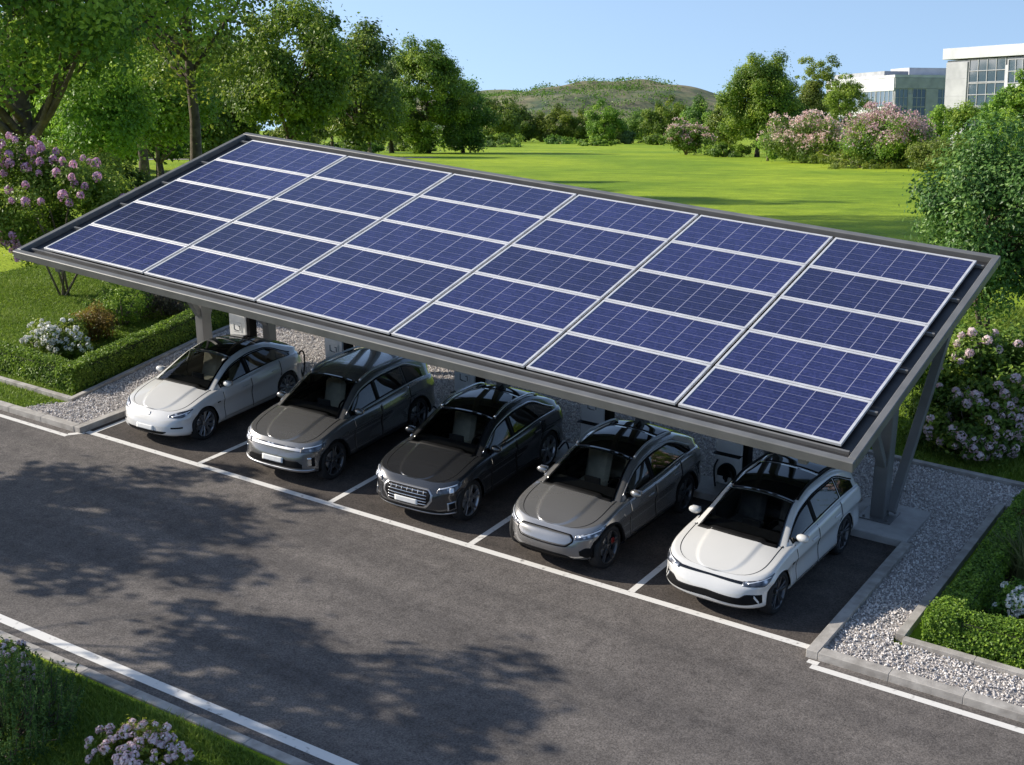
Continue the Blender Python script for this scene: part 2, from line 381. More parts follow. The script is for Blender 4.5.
def cell_mat():
    """polycrystalline cells: module-local UV in 'Generated' is avoided; object space metres, origin at the module corner"""
    m, n, b = new_mat('solar_cells'); t = N(n, 'ShaderNodeUVMap')
    sep = N(n, 'ShaderNodeSeparateXYZ'); n.links.new(t.outputs[0], sep.inputs[0])
    def line(sock, count, w):
        mu = N(n, 'ShaderNodeMath', operation='MULTIPLY'); mu.inputs[1].default_value = count; n.links.new(sock, mu.inputs[0])
        fr = N(n, 'ShaderNodeMath', operation='FRACT'); n.links.new(mu.outputs[0], fr.inputs[0])
        s = N(n, 'ShaderNodeMath', operation='SUBTRACT'); s.inputs[1].default_value = .5; n.links.new(fr.outputs[0], s.inputs[0])
        ab = N(n, 'ShaderNodeMath', operation='ABSOLUTE'); n.links.new(s.outputs[0], ab.inputs[0])
        g = N(n, 'ShaderNodeMath', operation='GREATER_THAN'); g.inputs[1].default_value = .5 - w; n.links.new(ab.outputs[0], g.inputs[0])
        return g.outputs[0]
    tc2 = N(n, 'ShaderNodeTexCoord')
    v = N(n, 'ShaderNodeTexVoronoi', Scale=26); n.links.new(tc2.outputs['Object'], v.inputs['Vector'])
    nz = N(n, 'ShaderNodeTexNoise', Scale=2.2, Detail=3); n.links.new(tc2.outputs['Object'], nz.inputs['Vector'])
    oi = N(n, 'ShaderNodeObjectInfo')
    r = ramp(n, v.outputs['Color'], [(.0, (.011, .014, .062)), (1, (.028, .033, .118))])
    r2 = ramp(n, nz.outputs['Fac'], [(.3, (.8, .82, .85)), (.7, (1.2, 1.18, 1.15))])
    mu = N(n, 'ShaderNodeMix', data_type='RGBA', blend_type='MULTIPLY'); mu.inputs[0].default_value = 1
    n.links.new(r.outputs[0], mu.inputs[6]); n.links.new(r2.outputs[0], mu.inputs[7])
    hs = N(n, 'ShaderNodeHueSaturation'); mv = N(n, 'ShaderNodeMapRange'); mv.inputs['To Min'].default_value = .74; mv.inputs['To Max'].default_value = 1.24
    n.links.new(oi.outputs['Random'], mv.inputs['Value']); n.links.new(mv.outputs[0], hs.inputs['Value']); n.links.new(mu.outputs[2], hs.inputs['Color'])
    col = hs.outputs[0]
    for sock, cnt, w, f in ((sep.outputs['Y'], 15, .05, .10), (sep.outputs['Y'], 5, .022, .32), (sep.outputs['X'], 6, .015, .75)):
        l = line(sock, cnt, w); k = N(n, 'ShaderNodeMath', operation='MULTIPLY'); k.inputs[1].default_value = f; n.links.new(l, k.inputs[0])
        mx = N(n, 'ShaderNodeMix', data_type='RGBA'); n.links.new(k.outputs[0], mx.inputs[0]); n.links.new(col, mx.inputs[6])
        mx.inputs[7].default_value = (.36, .36, .46, 1); col = mx.outputs[2]
    n.links.new(col, b.inputs['Base Color'])
    b.inputs['Roughness'].default_value = .22; b.inputs['Specular IOR Level'].default_value = .42
    return m
CELLS = cell_mat()

# ------------------------------------------------------------------ ground, road, hill
def grid_sheet(name, xs, ys, zf, mat, label=None, kind='structure', smooth=True):
    X, Y = np.meshgrid(xs, ys); Z = zf(X, Y)
    V = np.stack([X.ravel(), Y.ravel(), Z.ravel()], 1); nx, ny = len(xs), len(ys)
    I = (np.arange(ny - 1)[:, None] * nx + np.arange(nx - 1)[None, :]).ravel()
    F = np.stack([I, I + 1, I + nx + 1, I + nx], 1)
    o = link(name, fast_mesh(name, V, F, mats=[mat], smooth=smooth)); o['kind'] = kind
    return o
# ground in view-aligned axes so that it reaches the far horizon
ss = np.concatenate([np.array([-400, -150, -60]), np.arange(-30, 70, 2.0), np.arange(70, 200, 8), np.arange(200, 600, 40), np.array([700, 900, 1200, 1600, 2200, 3000, 4000, 5500])])
ll = np.concatenate([-np.array([4000, 2500, 1500, 900, 600, 400, 280])[:], np.arange(-200, 201, 8.0), np.array([280, 400, 600, 900, 1500, 2500, 4000])])
S_, L_ = np.meshgrid(ss, ll)
GX = CAM[0] + S_ * FH[0] + L_ * RH[0]; GY = CAM[1] + S_ * FH[1] + L_ * RH[1]
V = np.stack([GX.ravel(), GY.ravel(), T(GX, GY).ravel()], 1); nx, ny = len(ss), len(ll)
I = (np.arange(ny - 1)[:, None] * nx + np.arange(nx - 1)[None, :]).ravel()
gr = link('ground', fast_mesh('ground', V, np.stack([I, I + nx, I + nx + 1, I + 1], 1), mats=[LAWN], smooth=True)); gr['kind'] = 'structure'

def SL(s, l): return CAM[0] + s * FH[0] + l * RH[0], CAM[1] + s * FH[1] + l * RH[1]
def hill(name, s0, l0, rs, rl, h, mat, seed, pw=1.0):
    rg = np.random.default_rng(seed); n = 90
    u = np.linspace(-1, 1, n); A, B = np.meshgrid(u, u)
    rr = np.sqrt(A * A + B * B); H = h * np.clip(1 - rr ** 2, 0, 1) ** pw
    for k in range(14):
        f = rg.uniform(2, 11); p = rg.uniform(0, 6.3, 2); th = rg.uniform(0, 3.1)
        H = H + h * .05 / f * 3 * np.sin(f * (A * np.cos(th) + B * np.sin(th)) * 3 + p[0]) * np.clip(1 - rr ** 2, 0, 1)
    sv = s0 + A * rs; lv = l0 + B * rl
    X, Y = SL(sv, lv); Z = T(X, Y) + H - 1.0
    Vv = np.stack([X.ravel(), Y.ravel(), Z.ravel()], 1)
    I = (np.arange(n - 1)[:, None] * n + np.arange(n - 1)[None, :]).ravel()
    o = link(name, fast_mesh(name, Vv, np.stack([I, I + 1, I + n + 1, I + n], 1), mats=[mat], smooth=True)); o['kind'] = 'structure'
    return Vv.reshape(n, n, 3)
HEATH = hill_mat()
hv = hill('hill', 1900, 110, 420, 300, 62, HEATH, 5, 1.0)
hill('hill', 2100, -60, 350, 300, 55, HEATH, 9, .8)

road = grid_sheet('road', np.arange(-26, 61, 1.5), np.linspace(-6.0, -.06, 5), lambda x, y: T(x, y) + .008, ASPH)
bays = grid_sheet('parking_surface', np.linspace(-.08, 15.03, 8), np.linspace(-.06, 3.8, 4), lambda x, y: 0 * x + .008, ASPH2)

def strip(mb, pts, w, z, m=0):
    for (a, b2) in zip(pts[:-1], pts[1:]):
        a, b2 = Vector((*a, 0)), Vector((*b2, 0)); d = (b2 - a).normalized(); nn = Vector((-d.y, d.x, 0)) * w / 2
        k = max(1, int((b2 - a).length / 1.5)); Vv = []
        for i in range(k + 1):
            p = a.lerp(b2, i / k)
            for q in (p - nn, p + nn): Vv.append((q.x, q.y, float(T(q.x, q.y)) + z))
        mb.add(Vv, [(2 * i, 2 * i + 2, 2 * i + 3, 2 * i + 1) for i in range(k)], m)
mk = MB()
strip(mk, [(-.02, -.055), (15.0, -.055)], .13, .013)
for (x0, x1) in ((2.99, 3.02), (6.16, 6.05), (9.14, 9.1), (12.1, 12.12)):
    strip(mk, [(x0, .012), (x1, 3.7)], .11, .013)
strip(mk, [(.12, .012), (.12, 3.7)], .10, .013)
strip(mk, [(-24, -.42), (-.18, -.42)], .11, .013)
strip(mk, [(-.22, -.362), (-.02, -.122)], .11, .013)
strip(mk, [(15.18, -.52), (40, -.56)], .12, .013)
strip(mk, [(15.17, -.457), (15.17, -.36)], .16, .013)
strip(mk, [(-24, -5.76), (60, -5.76)], .16, .013)
mk.build('road_markings', PAINT)['kind'] = 'structure'

def kerb_line(mb, pts, w, z0, z1):
    """a kerb: bevelled stone lengths with fine joints"""
    for (a, b2) in zip(pts[:-1], pts[1:]):
        a, b2 = Vector((*a, 0)), Vector((*b2, 0)); L = (b2 - a).length; k = max(1, round(L / 1.0)); d = (b2 - a) / k
        for i in range(k):
            p = a + d * i + d.normalized() * .0015; q = a + d * (i + 1) - d.normalized() * .0015
            h0 = float(T((p.x + q.x) / 2, (p.y + q.y) / 2))
            c = (z0 + z1) / 2
            mb.beam((p.x, p.y, c + float(T(p.x, p.y))), (q.x, q.y, c + float(T(q.x, q.y))), w, z1 - z0, 0, .006)
kb = MB(); kerb_line(kb, [(-24, -.12), (-.23, -.12)], .17, -.1, .125); kerb_line(kb, [(-.14, -.2), (-.14, 4.2)], .17, -.1, .128)
kb.build('kerb', KERB)['kind'] = 'structure'
kb = MB(); kerb_line(kb, [(15.2, -.23), (45, -.28)], .18, -.1, .125); kerb_line(kb, [(15.11, -.32), (15.11, 3.72)], .17, -.1, .128)
kb.build('kerb', KERB)['kind'] = 'structure'
kb = MB(); kerb_line(kb, [(-24, -6.07), (60, -6.07)], .15, -.1, .03); kb.build('kerb', KERB)['kind'] = 'structure'
kb = MB(); kerb_line(kb, [(-24, 1.0), (-1.7, .93)], .12, -.1, .10); kerb_line(kb, [(-1.62, .85), (-2.45, 5.4)], .12, -.1, .103)
kerb_line(kb, [(-2.45, 5.42), (-2.6, 7.1)], .12, -.1, .1)
kb.build('edging', KERB)['kind'] = 'structure'
kb = MB(); kerb_line(kb, [(16.05, .74), (40, .74)], .13, -.1, .12); kerb_line(kb, [(15.98, .80), (15.98, 6.1)], .13, -.1, .123)
kerb_line(kb, [(16.06, 6.12), (40, 6.12)], .13, -.1, .12)
kb.build('edging', KERB)['kind'] = 'structure'
kb = MB(); kerb_line(kb, [(-2.5, 7.2), (40, 7.2)], .13, -.1, .12); kb.build('edging', KERB)['kind'] = 'structure'
# concrete plinth behind the bays
sl = MB(); sl.box((7.1, 4.05, .03), (14.05, .72, .2), bev=.015); sl.box((14.52, 4.4, .035), (1.15, 1.35, .21), bev=.015)
sl.box((-1.1, 4.5, .03), (1.0, 1.0, .2), bev=.015)
sl.build('plinth', SLAB)['kind'] = 'structure'

# gravel beds and their stones
GRAV = [(-1.55, -.05, -.23, .87), (-1.99, .87, -.23, 3.0), (-2.5, 3.0, -.23, 7.12), (-.23, 4.42, 13.9, 7.12), (13.9, 5.08, 15.9, 7.12), (13.9, 3.76, 15.2, 5.08), (15.2, -.13, 15.9, 5.08), (15.9, -.13, 24, .66), (15.9, 6.2, 24, 7.12)]
gb = MB()
for (x0, y0, x1, y1) in GRAV[3:]: gb.add([(x0, y0, .045), (x1, y0, .045), (x1, y1, .045), (x0, y1, .045)], [(0, 1, 2, 3)])
gb.add([(x, y, .044) for x, y in ((-.23, -.03), (-.23, 7.12), (-2.56, 7.12), (-2.42, 5.4), (-1.60, .88), (-2.2, -.03))], [(5, 4, 3, 2, 1, 0)[::-1]])
gb.build('gravel_bed', GRAVB)['kind'] = 'structure'
def left_edge(y): return np.interp(y, [-.1, .5, .85, 5.4, 7.1], [-2.2, -1.95, -1.56, -2.38, -2.5])
def pebble_mat():
    m, n, b = new_mat('pebble'); a = N(n, 'ShaderNodeAttribute', attribute_name='rnd')
    r = ramp(n, a.outputs['Fac'], [(0, (.30, .28, .265)), (.3, (.52, .485, .46)), (.75, (.68, .64, .61)), (1, (.82, .80, .77))])
    n.links.new(r.outputs[0], b.inputs['Base Color']); b.inputs['Roughness'].default_value = .85
    return m
def pebbles():
    rg = np.random.default_rng(3); P_ = []
    for (x0, y0, x1, y1) in GRAV:
        dens = 900
        n = int((x1 - x0) * (y1 - y0) * dens)
        p = np.stack([rg.uniform(x0, x1, n), rg.uniform(y0, y1, n)], 1)
        if x0 < -1: p = p[p[:, 0] > left_edge(p[:, 1]) + .06]
        P_.append(p)
    n = 240; p = np.stack([rg.uniform(-2.2, -1.55, n), rg.uniform(0, .85, n)], 1); P_.append(p[p[:, 0] > left_edge(p[:, 1]) + .05])
    P_ = np.concatenate(P_); n = len(P_)
    O = np.array([(1, 0, 0), (-1, 0, 0), (0, 1, 0), (0, -1, 0), (0, 0, 1), (0, 0, -1)], float)
    OF = np.array([(0, 2, 4), (2, 1, 4), (1, 3, 4), (3, 0, 4), (2, 0, 5), (1, 2, 5), (3, 1, 5), (0, 3, 5)])
    sz = rg.lognormal(math.log(.0175), .26, n)[:, None, None]
    Vv = O[None] * sz * rg.uniform(.65, 1.25, (n, 6, 1)) * np.array([1, 1, .7])
    q = rg.normal(size=(n, 4)); q /= np.linalg.norm(q, axis=1)[:, None]; w, x, y, z = q.T
    M = np.stack([1 - 2 * (y * y + z * z), 2 * (x * y - z * w), 2 * (x * z + y * w), 2 * (x * y + z * w), 1 - 2 * (x * x + z * z), 2 * (y * z - x * w), 2 * (x * z - y * w), 2 * (y * z + x * w), 1 - 2 * (x * x + y * y)], 1).reshape(n, 3, 3)
    Vv = np.einsum('nij,nkj->nki', M, Vv)
    Vv[:, :, 0] += P_[:, None, 0]; Vv[:, :, 1] += P_[:, None, 1]; Vv[:, :, 2] += .052 + rg.uniform(0, .022, (n, 1))
    F = (OF[None] + (np.arange(n) * 6)[:, None, None]).reshape(-1, 3)
    me = fast_mesh('gravel', Vv.reshape(-1, 3), F, rnd=np.repeat(rg.uniform(0, 1, n), 8), mats=[pebble_mat()])
    tag(link('gravel', me), 'pale grey gravel stones filling the beds around the parking bays', 'gravel', kind='stuff')
pebbles()
# park path beyond the lawn on the left
ph = MB(); strip(ph, [SL(150, -70), SL(163, -44), SL(168, -30), SL(176, -10)], 4.0, .05); ph.build('path', KERB)['kind'] = 'structure'

# ------------------------------------------------------------------ grass blades near the camera
def blades(name, label, zones, dens, h, seed, holes=()):
    rg = np.random.default_rng(seed); P_ = []
    for (x0, y0, x1, y1) in zones:
        n = int((x1 - x0) * (y1 - y0) * dens); P_.append(np.stack([rg.uniform(x0, x1, n), rg.uniform(y0, y1, n)], 1))
    P_ = np.concatenate(P_)
    for hf in holes: P_ = P_[~hf(P_[:, 0], P_[:, 1])]
    n = len(P_); th = rg.uniform(0, 6.283, n); hh = h * rg.uniform(.5, 1.4, n); w = .011 * rg.uniform(.7, 1.6, n)
    pn = np.sin(P_[:, 0] * 1.7 + np.sin(P_[:, 1] * 2.3) * 1.3) * np.cos(P_[:, 1] * 1.9 + P_[:, 0] * .6)
    hh *= 1 + .35 * pn
    z = T(P_[:, 0], P_[:, 1]); ln = rg.normal(0, .5, (n, 2)) * hh[:, None]
    a = np.stack([P_[:, 0] - np.cos(th) * w, P_[:, 1] - np.sin(th) * w, z], 1); b = np.stack([P_[:, 0] + np.cos(th) * w, P_[:, 1] + np.sin(th) * w, z], 1)
    c = np.stack([P_[:, 0] + ln[:, 0], P_[:, 1] + ln[:, 1], z + hh], 1)
    V = np.stack([a, b, c], 1).reshape(-1, 3); F = np.arange(3 * n).reshape(n, 3)
    r_ = np.clip(rg.normal(.45, .22, n) + .18 * pn, 0, 1)
    tag(link(name, fast_mesh(name, V, F, rnd=r_, mats=[BLADE])), label, 'grass', kind='stuff')
blades('grass', 'mown green grass around the flower bed left of the carport', [(-12, -.0, -1.6, 11)], 1900, .05, 1,
       [lambda x, y: (x > left_edge(y) - .05), lambda x, y: (y > .86) & (y < 1.07)])
blades('grass', 'shaded mown grass behind the gravel right of the carport', [(11, 7.3, 20, 19)], 1100, .06, 2)
blades('grass', 'rough grass on the verge beside the road, nearest the camera', [(3.5, -9.6, 15, -6.22)], 3800, .07, 4)

# ------------------------------------------------------------------ foliage
def unit(rg, n):
    v = rg.normal(size=(n, 3)); return v / np.linalg.norm(v, axis=1)[:, None]
def leaf_quads(rg, C, Nn, size, aspect=.62, fold=.12):
    n = len(C)
    t = rg.normal(size=(n, 3)); a = t - Nn * np.sum(t * Nn, 1)[:, None]; a /= np.linalg.norm(a, axis=1)[:, None] + 1e-9
    b = np.cross(Nn, a); s = size * rg.uniform(.65, 1.3, n)[:, None]
    V = np.stack([C - a * s / 2, C + b * s * aspect / 2 + Nn * s * fold, C + a * s / 2, C - b * s * aspect / 2 + Nn * s * fold], 1)
    return V.reshape(-1, 3), np.arange(4 * n).reshape(n, 4)
def clump_leaves(rg, cc, cr, n, size, squash=.75, shell=.55, upb=.35, crnd=None, inner=None):
    k = rg.choice(len(cc), n, p=(cr ** 2) / np.sum(cr ** 2)); d = unit(rg, n)
    rad = cr[k] * rg.uniform(shell, 1.05, n) * (1 + .5 * np.abs(rg.normal(size=n)) * (rg.uniform(0, 1, n) < .3))
    C = cc[k] + d * rad[:, None] * np.array([1, 1, squash])
    Nn = d * .7 + np.array([0, 0, upb]) + rg.normal(size=(n, 3)) * .45
    if inner is not None: Nn += .5 * (C - inner) / (np.linalg.norm(C - inner, axis=1)[:, None] + 1e-6)
    Nn /= np.linalg.norm(Nn, axis=1)[:, None]
    V, F = leaf_quads(rg, C, Nn, size)
    base = crnd[k] if crnd is not None else .5
    return V, F, np.clip(base + rg.normal(0, .2, n), 0, 1)
def crown_clumps(rg, n, rx, ry, rz, cz, rc, kind='round'):
    d = unit(rg, n * 3); rad = rg.uniform(.35, 1, n * 3) ** .5
    p = d * rad[:, None]
    if kind == 'round': p = p[(p[:, 2] > -.75)]
    if kind == 'cone':
        p[:, :2] *= (1 - (p[:, 2:3] + 1) / 2 * .72)
    if kind == 'column': p[:, :2] *= np.sqrt(np.clip(1 - p[:, 2:3] ** 2 * .35, .1, 1)) * 1.1
    p = p[:n]; lump = 1 + .30 * np.sin(3.1 * np.arctan2(p[:, 1], p[:, 0]) + rg.uniform(0, 6)) * np.cos(2.3 * p[:, 2] + rg.uniform(0, 6))
    cc = p * np.array([rx, ry, rz]) * lump[:, None] + np.array([0, 0, cz])
    return cc, rc * rg.uniform(.5, 1.35, len(cc))
def limb_mesh(rg, H, tr, cz, cc, nl, fork=.45, wig=.06, lean=(0, 0), multi=1):
    mb = MB()
    for j in range(multi):
        off = Vector((0, 0, 0)) if multi == 1 else Vector((rg.uniform(-1, 1), rg.uniform(-1, 1), 0)) * tr * 2.2
        top = Vector((lean[0] * H, lean[1] * H, cz * 1.05)) + off * 4
        pts = []; rad = []
        for i in range(8):
            t = i / 7; p = off.lerp(top, t); p += Vector((rg.normal(), rg.normal(), 0)) * wig * tr * 3 * (0 < i)
            pts.append(p); rad.append(tr * (1.35 - .35 * min(1, t * 5)) * (1 - .72 * t) / (1 if multi == 1 else 1.6))
        mb.tube(pts, rad, 9)
        idx = rg.permutation(len(cc))[:nl]
        for k in idx:
            e = Vector(cc[k]); t0 = float(np.clip(rg.uniform(fork, .95), 0, 1)); q = t0 * 7; i0 = min(6, int(q)); st = pts[i0].lerp(pts[i0 + 1], q - i0)
            r0 = tr * (1 - .72 * t0) * .55
            mid = st.lerp(e, .5) + Vector((0, 0, -.06 * H * rg.uniform(0, 1))); pp = []; rr = []
            for i in range(6):
                t = i / 5; p = st * (1 - t) ** 2 + mid * 2 * t * (1 - t) + e * t * t
                pp.append(p); rr.append(r0 * (1 - .8 * t))
            mb.tube(pp, rr, 6)
    return mb
TREE_CACHE = {}
def tree_meshes(key, H, rx, bottom, nclump, nleaf, size, mat, seed, kind='round', tr=.2, nl=14, bark=BARK, rcf=.3, fork=.35, ry=None, multi=1, squash=.75):
    rg = np.random.default_rng(seed)
    rz = (H - bottom) / 2 * .9; cz = bottom + rz * 1.0; rc = rx * rcf
    cc, cr = crown_clumps(rg, nclump, rx - rc * .6, (ry or rx) - rc * .6, rz, cz, rc, kind)
    crnd = np.clip(rg.normal(.45, .22, len(cc)), 0, 1)
    V, F, rn = clump_leaves(rg, cc, cr, nleaf, size, squash=squash, crnd=crnd, inner=np.array([0, 0, cz - rz * .3]))
    cm = fast_mesh('crown', V, F, rnd=rn, mats=[mat])
    tm = limb_mesh(rg, H, tr, cz, cc, nl, fork, multi=multi)
    return cm, tm, bark, cc, cr
def place_tree(name, label, cat, loc, meshes, rz=0, sc=(1, 1, 1), group=None):
    cm, tm, bark = meshes[:3]
    root = empty(name, (loc[0], loc[1], float(T(loc[0], loc[1])) - .05), rz, label, cat, group); root.scale = sc
    if isinstance(tm, MB):
        key = id(tm)
        if key not in TREE_CACHE:
            t = tm.build('trunk', bark, root); TREE_CACHE[key] = (t.data, tm)
        else: link('trunk', TREE_CACHE[key][0], root)
    link('crown', cm, root)
    return root
def tree(name, label, loc, H, rx, bottom, nclump, nleaf, size, mat, seed, cat='tree', group=None, **kw):
    return place_tree(name, label, cat, loc, tree_meshes(name, H, rx, bottom, nclump, nleaf, size, mat, seed, **kw), 0, group=group)

def flower_head(name, rad, n, size, mat, seed, tall=1.0):
    rg = np.random.default_rng(seed); d = unit(rg, n * 2); d = d[d[:, 2] > -.45][:n]
    C = d * np.array([rad, rad, rad * tall]); Nn = d + rg.normal(size=d.shape) * .25; Nn /= np.linalg.norm(Nn, axis=1)[:, None]
    V, F = leaf_quads(rg, C, Nn, size, .9, -.1)
    return fast_mesh(name, V, F, rnd=rg.uniform(0, 1, len(F)), mats=[mat])
def shrub(name, label, loc, rx, ry, H, nclump, nleaf, size, mat, seed, cat='shrub', group=None, flowers=None, stems=5, rcf=.3, kind='round', bottom=.08, squash=.8, sr=.018):
    """flowers: (mesh list, count, name, low limit 0..1)"""
    rg = np.random.default_rng(seed); root = empty(name, (loc[0], loc[1], float(T(loc[0], loc[1]))), 0, label, cat, group)
    rz = (H - bottom) / 2 * .92; cz = bottom + rz; rc = min(rx, ry, H) * rcf
    cc, cr = crown_clumps(rg, nclump, rx - rc * .6, ry - rc * .6, rz, cz, rc, kind)
    crnd = np.clip(rg.normal(.45, .2, len(cc)), 0, 1)
    V, F, rn = clump_leaves(rg, cc, cr, nleaf, size, squash=squash, crnd=crnd, inner=np.array([0, 0, cz * .7]))
    ok = V.reshape(-1, 4, 3)[:, :, 2].min(1) > .0
    V = V.reshape(-1, 4, 3)[ok]; V, F, rn = V.reshape(-1, 3), np.arange(4 * len(V)).reshape(-1, 4), rn[ok]
    link('foliage', fast_mesh('foliage', V, F, rnd=rn, mats=[mat]), root)
    mb = MB(); ends = rg.permutation(len(cc))[:stems * 2]
    for k in ends:
        e = Vector(cc[k]); s = Vector((rg.normal() * .06, rg.normal() * .06, -.02))
        mb.tube([s, s.lerp(e, .4) + Vector((0, 0, .1 * H)), e], [sr * 1.2, sr, sr * .5], 6)
    mb.build('stem', BARK2, root)
    if flowers:
        meshes, cnt, fname, low, single = flowers
        d = unit(rg, cnt * 8); d = d[d[:, 2] > low]
        pts = []; 
        # candidate places: the outer skin of the leaf clumps
        k = rg.choice(len(cc), cnt * 30); dd = unit(rg, cnt * 30); C = cc[k] + dd * cr[k][:, None] * np.array([1, 1, squash]) * 1.05
        q = (C - np.array([0, 0, cz])) / np.array([rx, ry, rz]); out = np.linalg.norm(q, axis=1)
        face = (C[:, 0] * .35 - C[:, 1] * .8) / (rx + ry) + .25 * C[:, 2] / H
        order = np.argsort(-np.minimum(out, 1.0) - 1.0 * face + rg.uniform(0, .55, len(out)))
        for i in order:
            if q[i, 2] < low or C[i, 2] < .1: continue
            p = C[i]
            if all(np.linalg.norm(p - o) > single for o in pts): pts.append(p)
            if len(pts) >= cnt: break
        if single > 0 and cnt <= 100:
            for p in pts:
                o = link(fname, meshes[int(rg.integers(len(meshes)))], root, p)
                nrm = Vector(p - np.array([0, 0, cz * .6])).normalized(); o.rotation_euler = (nrm * .8 + Vector((0, 0, .5))).to_track_quat('Z', 'Y').to_euler()
                s = rg.uniform(.7, 1.2); o.scale = (s, s, s)
    return root, cc, cr
def blossom_mass(root, cc, cr, cz, n, size, mat, seed, low=-.2, rad=.2, per=9):
    """too many small flower clusters to count: one part"""
    rg = np.random.default_rng(seed); k = rg.choice(len(cc), n * 3); d = unit(rg, n * 3); d[:, 2] = np.abs(d[:, 2]) * .9 + .1
    C = cc[k] + d * cr[k][:, None] * 1.05; top = cc[:, 2].max()
    keep = (C[:, 2] - cz) / (top - cz + .01) > low + rg.normal(0, .35, len(C)); C = C[keep][:n]
    C = np.repeat(C, per, 0) + rg.normal(0, rad, (len(C) * per, 3)) * np.array([1, 1, .8])
    V, F = leaf_quads(rg, C, unit(rg, len(C)), size, .9, .1)
    o = link('blossom', fast_mesh('blossom', V, F, rnd=rg.uniform(0, 1, len(F)), mats=[mat]), root); o['kind'] = 'stuff'
def hedge(name, label, pts, w, h, seed, mat, dens=2600, size=.055, z0=0.0):
    rg = np.random.default_rng(seed)
    c0 = pts[0]; root = empty(name, (c0[0], c0[1], 0), 0, label, 'hedge')
    core = MB(); Vs = []; Rn = []
    for (a, b) in zip(pts[:-1], pts[1:]):
        a = np.array(a, float) - c0; b = np.array(b, float) - c0; L = np.linalg.norm(b - a); d = (b - a) / L; nn = np.array([-d[1], d[0]])
        ca, cb = a - d * w * .2, b + d * w * .2
        core.beam((ca[0], ca[1], h * .45), (cb[0], cb[1], h * .45), w * .8, h * .86, 0)
        area = L * (w + 2 * h) + w * h * 2; n = int(area * dens)
        u = rg.uniform(-w / 2, L + w / 2, n); s = rg.uniform(-h - w / 2, h + w / 2, n)
        e = rg.uniform(0, 1, n) < 2 * w * h / area
        off = np.where(np.abs(s) < w / 2, s, np.sign(s) * w / 2); z = np.where(np.abs(s) < w / 2, h, h - (np.abs(s) - w / 2))
        nv = np.stack([nn[0] * np.sign(s) * (np.abs(s) > w / 2), nn[1] * np.sign(s) * (np.abs(s) > w / 2), (np.abs(s) < w / 2) * 1.], 1)
        end = rg.choice([0, 1], n); ue = np.where(end == 0, -w / 2, L + w / 2)
        u = np.where(e, ue, u); off = np.where(e, rg.uniform(-w / 2, w / 2, n), off); z = np.where(e, rg.uniform(0, h, n), z)
        nv[e] = np.stack([d[0] * np.where(end == 0, -1, 1), d[1] * np.where(end == 0, -1, 1), 0 * u], 1)[e]
        P_ = np.stack([a[0] + d[0] * u + nn[0] * off, a[1] + d[1] * u + nn[1] * off, z], 1)
        # round the shoulders and make the surface lumpy
        lump = .022 * np.sin(P_[:, 0] * 7 + 1.3 * np.sin(P_[:, 1] * 5)) * np.sin(P_[:, 1] * 6.3 + P_[:, 2] * 8) + rg.normal(0, .022, n) - .015
        sh = np.clip((np.abs(off) / (w / 2) - .6) / .4, 0, 1) * np.clip((z / h - .6) / .4, 0, 1)
        P_ = P_ + nv * lump[:, None]; P_[:, 2] -= sh * .07; P_[:, :2] -= np.outer(sh * .05 * np.sign(off), nn)
        Nn = nv * .8 + rg.normal(size=(n, 3)) * .5 + np.array([0, 0, .25]); Nn /= np.linalg.norm(Nn, axis=1)[:, None]
        P_[:, 2] = np.maximum(P_[:, 2], .02)
        V, _ = leaf_quads(rg, P_, Nn, size, .7); Vs.append(V)
        Rn.append(np.clip(rg.normal(.42, .22, n) + 3 * lump + .12 * np.sin(P_[:, 0] * 3.3) * np.sin(P_[:, 1] * 2.9), 0, 1))
    V = np.concatenate(Vs); link('foliage', fast_mesh('foliage', V, np.arange(len(V)).reshape(-1, 4), rnd=np.concatenate(Rn), mats=[mat]), root)
    core.build('branches', TWIG, root)
    return root

# ------------------------------------------------------------------ solar carport
O0 = Vector((-2.36, .45, 3.235)); EXv = Vector((17.56, 0, -.56)); EYv = Vector((0, 6.82, 1.46))
LX, LY = EXv.length, EYv.length; exn = EXv.normalized(); eyn = EYv.normalized(); ezn = exn.cross(eyn).normalized()
MC = Matrix((exn, eyn, ezn)).transposed()
def cp(a, b, c=0.0): return O0 + exn * a + eyn * b + ezn * c
port = empty('solar_carport', (6.4, 4.4, 0), 0, 'long grey steel carport with a tilted roof of blue solar panels over five parked cars', 'carport')
PO = Vector(port.location)
def pb(mb, name, mats, parent=port):
    o = mb.build(name, mats, parent); o.location = -PO if parent is port else (0, 0, 0); return o
def cbox(mb, a0, a1, b0, b1, c0, c1, m=0, bev=0.0):
    mb.box(cp((a0 + a1) / 2, (b0 + b1) / 2, (c0 + c1) / 2), (a1 - a0, b1 - b0, c1 - c0), m, MC, bev)
fr = MB(); w = .12
cbox(fr, 0, LX, 0, w, -.165, 0, bev=.012); cbox(fr, 0, LX, LY - w, LY, -.165, 0, bev=.012)
cbox(fr, 0, w, w + .001, LY - w - .001, -.165, 0, bev=.012); cbox(fr, LX - w, LX, w + .001, LY - w - .001, -.165, 0, bev=.012)
pb(fr, 'roof_frame', STEELT)
tr_ = MB(); cbox(tr_, w + .002, LX - w - .002, w + .002, LY - w - .002, -.15, -.11)
pb(tr_, 'roof_tray', DARK)
pu = MB()
for b in (1.0, 2.3, 3.6, 4.9, 6.1): cbox(pu, w + .003, LX - w - .003, b - .05, b + .05, -.25, -.152)
for b in (.33, 1.45, 2.75, 4.0, 5.25, 6.6): cbox(pu, w + .06, LX - w - .06, b - .02, b + .02, -.108, -.055)
pb(pu, 'purlin', STEEL)
ACOL = [.50, 3.38, 6.26, 9.32, 12.02, 14.70, 17.28]; B0, B1 = .36, 6.64; NROW = 5; RH_ = (B1 - B0) / NROW
pm = {}
